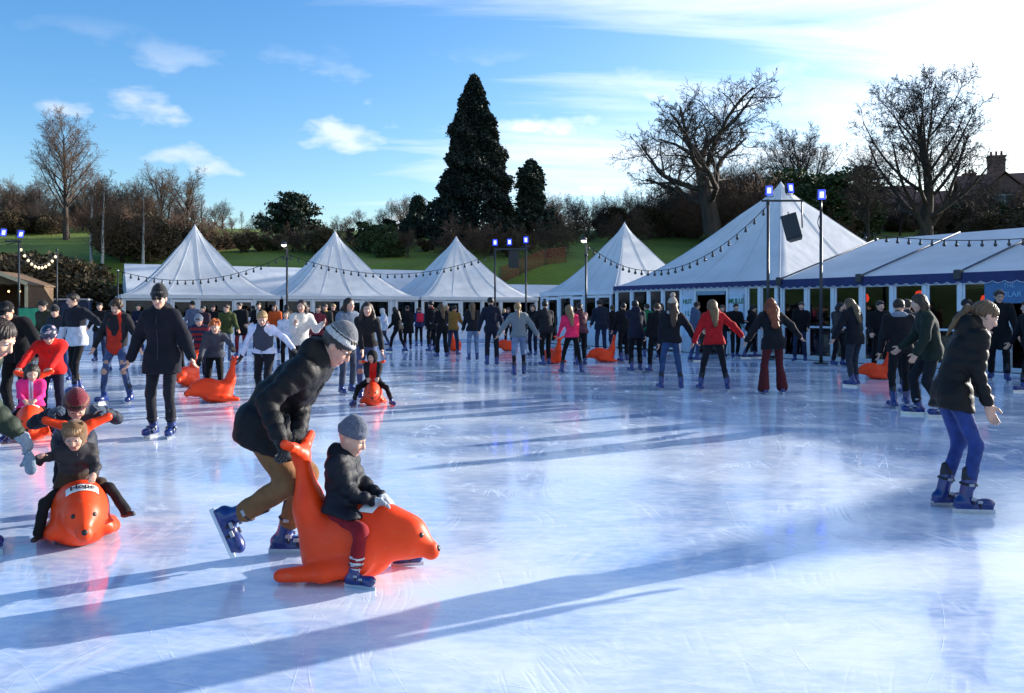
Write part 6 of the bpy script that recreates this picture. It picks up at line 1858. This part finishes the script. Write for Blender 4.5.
P('dark-haired person in grey-blue denim jacket in profile beside the curly-haired pusher', 347, 394, -140, 1.72, J((.13, .17, .24), 'denim', len=.14), TR((.05, .06, .09)), ('long', DBR), head=(0, 10), female=True)
# --- behind the white barrier and on the far ice
def far(label, px, Y, rot, H, top, legs, hair, **kw):
    return person(label, at(px, Y), R(rot), H, top, legs, hair, **kw)
far('child in bright blue jacket standing behind the white barrier', 369, 41.2, 185, 1.66, J((.02, .20, .50), t=.03), TR(BLK), ('short', BRN), z0=-.01)
P('person in pale grey coat with a furry hood standing at the white barrier', 385, 346, 110, 1.58, J((.50, .54, .62), n='coat', len=.26, t=.03, flare=.02), jeans(DKJ), ('none', BLO), hat=('hood', (.55, .55, .58), (.7, .66, .6)), la=(20, 10, 50), ra=(20, 10, 50))
P('person in knee-length black coat facing the barrier, left of the red backpack', 408, 350, 20, 1.66, J(BLK, n='coat', len=.34, flare=.03), TR(BLK), ('short', DBR))
bp = P('person in navy wearing a red backpack near the barrier', 419, 347, 15, 1.60, J((.02, .03, .09)), TR(BLK), ('short', BRN), stag=.12)
def backpack(I, label, c):
    s = I['s']; c_ = I['chest'] - I['T'][:, 1] * .20 * s - I['T'][:, 2] * .05 * s
    on_thing('backpack', label, 'backpack', [bx(c_, (.15 * s, .085 * s, .21 * s), I['T'], .07, .02), bx(c_ - I['T'][:, 1] * .09 * s - I['T'][:, 2] * .06 * s, (.11 * s, .04 * s, .10 * s), I['T'], .04, .02)], .014, cloth(c), I['pos'], I['rot'])
backpack(bp, 'red backpack on the back of a skater in navy', (.62, .02, .05))
P('skater in black leaning right behind the red backpack', 430, 346, -20, 1.66, J((.03, .012, .018)), TR(BLK), ('short', DBR), roll=8)
P('tall man in black coat with a red scarf beside the long-haired skater', 432, 352, 30, 1.84, J(BLK, n='coat', len=.22), TR(BLK), ('short', DBR), scarf=(.4, .02, .03))
P('skater with very long brown hair and a black outfit, seen from behind', 442, 358, 25, 1.72, J(BLK, len=.2), TR(BLK, flare=.02), ('long', (.10, .055, .025)), female=True)
s7 = ground(455, 351)
seal('orange seal aid pushed by the skater in the ochre jacket', s7, R(-20), .024)
P('skater in ochre brown jacket and jeans pushing a seal', 453, 356, -10, 1.66, J((.24, .12, .03), t=.03), jeans(DKJ), ('short', DBR), stag=.14, la=(40, 8, 30), ra=(40, 8, 30))
P('long-haired skater in black bomber jacket and pale jeans', 473, 361, 10, 1.72, J((.014, .014, .018), t=.034), jeans(JEANL), ('long', (.12, .07, .035)), female=True)
P('tall man in dark navy with hands out, seen from behind', 492, 366, 4, 1.85, J((.012, .014, .028), len=.14), TR((.012, .013, .022)), ('short', BLK), la=(4, 16, 10), ra=(4, 16, 10))
s8 = ground(508, 351)
seal('orange seal aid half hidden behind the girl in the grey sweater', s8, R(85), .024)
P('small dark figure behind the seal beside the girl in the grey sweater', 509, 346, 150, 1.60, J(NAVY), TR(BLK), ('short', BRN), child=True)
P('girl in grey sweater, pale shorts and black tights skating away with arms spread', 519, 376, 5, 1.66, J((.17, .20, .22), 'knit', t=.03, len=.06), jeans(JEANL, len=.45, tights=(.012, .012, .016)), ('pony', (.30, .17, .07)), la=(0, 40, 4), ra=(0, 38, 4), female=True, stag=.12)
s9 = ground(553, 363)
seal('orange seal aid seen from behind between two dark skaters', s9, R(35), .022)
P("man in black jacket bending over a seal left of the neon pink top", 546, 366, 25, 1.76, J((.016, .016, .020), t=.03), TR(BLK), ('short', DBR), lean=14, la=(30, 40, 20), ra=(40, 20, 40))
P('girl in neon pink top and black leggings pushing off with one leg out', 566, 374, 10, 1.62, J((.85, .03, .12), t=.012, len=.06), TR(BLK, t=.002), ('long', (.20, .12, .06)), lf=(-.10, .02, None, 0, 4), rf=(.36, -.12, None, 8, -25), la=(20, 12, 20), ra=(20, 12, 20), roll=-6, female=True)
P('woman in maroon padded jacket holding a phone up to her face', 578, 366, 20, 1.70, J((.09, .02, .035), 'puffer', t=.026), TR(BLK), ('pony', DBR), lf=(-.06, -.06, None, 0, 0), rf=(.22, .04, None, 0, 0), la=(40, 8, 60), ra=(40, 8, 60), female=True)
P('broad man in long navy jacket standing behind the seal that faces left', 601, 356, 5, 1.84, J((.012, .016, .032), len=.16, t=.034), TR(DKJ), ('short', DBR))
s10 = ground(604, 362); r10 = 92
seal('orange seal aid facing left with nobody on it, pulled by its handle', s10, R(r10), .020)
g = to_world((0.0, -.36, .82), (s10[0], s10[1], 0), R(r10))
c6 = ground(636, 372)
person('person in navy parka with a fur-trimmed hood pulling the empty seal', c6, R(12), 1.74, J((.013, .016, .032), len=.16, t=.03, hood=True), TR(BLK), ('short', BLK), lh=L(g + np.array((.10, 0, .03)), c6, 12), scarf=(.22, .19, .15, 1))
P('skater in black half hidden between the navy parka and the seal', 624, 362, 15, 1.72, J(BLK), TR(BLK), ('short', DBR), stag=.1)
P('skater in emerald green jacket beyond the navy parka', 648, 358, 0, 1.70, J((.012, .15, .055), t=.03), TR(BLK), ('short', DBR))
P('skater in black trousers half hidden behind the bobble-hatted woman', 656, 373, 8, 1.66, J(BLK), TR(BLK), ('short', BRN))
p9 = ground(671, 390)
person('woman in cream bobble hat and black jacket with a pale fleece collar, hand in hand', p9, R(0), 1.70, J((.012, .013, .018), t=.034, len=.08), jeans((.030, .065, .16), t=.004), ('long', BRN), hat=('pom', (.45, .36, .28)), scarf=(.50, .46, .44, 1), la=(0, 10, 8), ra=(0, 36, 6), stance=.19, female=True)
P('person in blue-grey hoodie standing sideways by the menu board', 694, 361, -80, 1.74, J((.07, .09, .15), hood=True, len=.16), jeans((.035, .06, .14)), ('short', DBR))
P('woman in bright red jacket skating between the bobble hat and the red-haired woman', 714, 391, -2, 1.70, J((.46, .014, .018), t=.03, len=.1), TR((.014, .014, .020), t=.004), ('long', (.16, .09, .04)), la=(0, 26, 4), ra=(2, 52, 4), stance=.26, female=True, hood=True)
P('person in black half hidden behind the red jacket', 735, 358, 180, 1.72, J(BLK), TR(BLK), ('short', DBR))
P('person in black standing sideways before the second menu board', 750, 358, -95, 1.68, J(BLK, hood=True), TR(BLK), ('short', BLK))
P('woman with long red hair, black jacket and wine-red flared trousers', 773, 394, 2, 1.72, J((.012, .013, .017), t=.034, len=.18), TR((.085, .014, .018), flare=.045, over=True, t=.012), ('longwide', (.20, .045, .014)), la=(2, 36, 6), ra=(4, 50, 8), stance=.19, female=True)
# --- right-hand group
P('long-haired person in black parka with blue skates, left arm stretched out', 854, 386, 25, 1.74, J((.012, .013, .018), t=.032, len=.16, hood=True), TR((.03, .034, .05)), ('long', (.11, .07, .035)), la=(8, 30, 6), ra=(6, 10, 14), stance=.12)
P('skater in black with a grey hood, seen from behind at right', 900, 407, -8, 1.70, J((.012, .012, .015), t=.03, len=.1), TR((.011, .011, .013), t=.006), ('short', DBR), hood=None, scarf=(.22, .24, .30, 1), la=(2, 12, 10), ra=(2, 10, 12), stance=.16)
P('dark-haired skater mostly hidden behind the one with the grey hood', 908, 394, -10, 1.72, J((.03, .032, .045)), TR(BLK), ('short', BRN))
P('man with chin-length brown hair and dark green jacket moving left', 930, 416, 75, 1.80, J((.018, .026, .020), t=.03, len=.16), TR((.014, .015, .02), t=.014), ('bob', (.045, .028, .016)), lean=12, stag=.14, la=(14, 14, 20), ra=(20, 10, 30), dpel=.04)
P('dark figure standing behind the girl with the fair ponytail', 966, 384, 175, 1.74, J(BLK), TR(BLK), ('curly', BLK))
P('tall marshal in long black coat and glasses standing before the blue sign', 999, 381, 150, 2.0, J((.010, .010, .012), n='coat', len=.36, t=.03, collar=.03), TR(BLK), ('short', (.04, .035, .03)), la=(6, 16, 10), ra=(4, 44, 6), glasses='clear', head=(4, 15))
P('skater at the right edge of the photo with one blue skate in view', 1035, 391, 100, 1.70, J(BLK), TR(BLK), ('short', BRN), lf=(-.1, .35, None, 0, 0), rf=(.12, -.2, None, 0, 0))
s11 = ground(877, 379)
seal('orange seal aid standing by the long-haired person in the black parka', s11, R(80), .018, None, .85)

# ---- onlookers between the barrier and the tents, only their upper halves in view
rg_ = random.Random(17)
tops_ = [BLK, (.10, .11, .13), NAVY, CHAR, (.10, .06, .03), (.03, .05, .10), (.16, .03, .03), (.05, .06, .03)]
for k in (0, 1, 2, 3, 4, 5, 7, 8, 10, 11, 13, 14):
    u_ = [-1.6, -.4, .9, 2.1, 3.2, 6.0, 7.4, 9.3, 10.8, 12.4, 13.6, 15.0, 16.2, 17.3, 18.6][k] + rg_.uniform(-.3, .3)
    q_ = P1 + nL * rg_.uniform(4.1, 5.6) + dL * u_
    person('onlooker in the crowd between the white barrier and the tent fronts', (q_.x, q_.y), R(rg_.choice([180, 200, 160, 120, 240, 20])) + math.atan2(dL.y, dL.x), rg_.uniform(1.58, 1.84), J(tops_[k % 8], t=rg_.uniform(.018, .034), hood=k % 3 == 0), TR(BLK), (rg_.choice(['short', 'long', 'bob', 'short']), rg_.choice([DBR, BRN, BLO, BLK])), hat=('beanie', tops_[(k + 3) % 8]) if k % 4 == 1 else None, z0=-.01, shoes=(.02, .02, .02))
for px, py, rot, H, c, hr_, lab in ((138, 352, 170, 1.70, NAVY, 'short', 'skater in navy beyond the arm of the woman in sunglasses'),
        (398, 352, 60, 1.66, BLK, 'long', 'slim skater in black between the pale coat and the knee-length black coat'),
        (533, 356, 160, 1.70, BLK, 'bob', 'skater in black beyond the left arm of the man bending over a seal'),
        (613, 354, 20, 1.70, BLK, 'short', 'skater in black just beyond the handle of the empty seal'),
        (662, 358, 170, 1.72, NAVY, 'long', 'skater in navy beyond the bobble-hatted woman'),
        (722, 358, 190, 1.70, BLK, 'long', 'onlooker in black in the open tent doorway'),
        (800, 362, 150, 1.74, BLK, 'short', 'onlooker in black by the glazed panels left of the single light pole'),
        (838, 366, 200, 1.70, CHAR, 'bob', 'onlooker in charcoal by the glazed panels right of the single light pole'),
        (880, 378, 170, 1.70, BLK, 'short', 'onlooker in black beyond the seal beside the black parka'),
        (308, 356, 170, 1.70, BLK, 'short', 'skater in black behind the white knitted sweater'),
        (352, 356, 185, 1.66, (.03, .03, .05), 'long', 'skater in slate grey behind the curly-haired pusher'),
        (204, 358, 160, 1.62, (.04, .02, .03), 'short', 'skater in plum jacket right of the tent door'),
        (100, 362, 190, 1.70, BLK, 'short', 'skater in black beyond the young man with one arm out')):
    P(lab, px, py, rot, H, J(c, t=rg_.uniform(.02, .034)), TR(rg_.choice([BLK, DKJ, NAVY])), (hr_, rg_.choice([DBR, BRN, BLK])), female=hr_ != 'short')
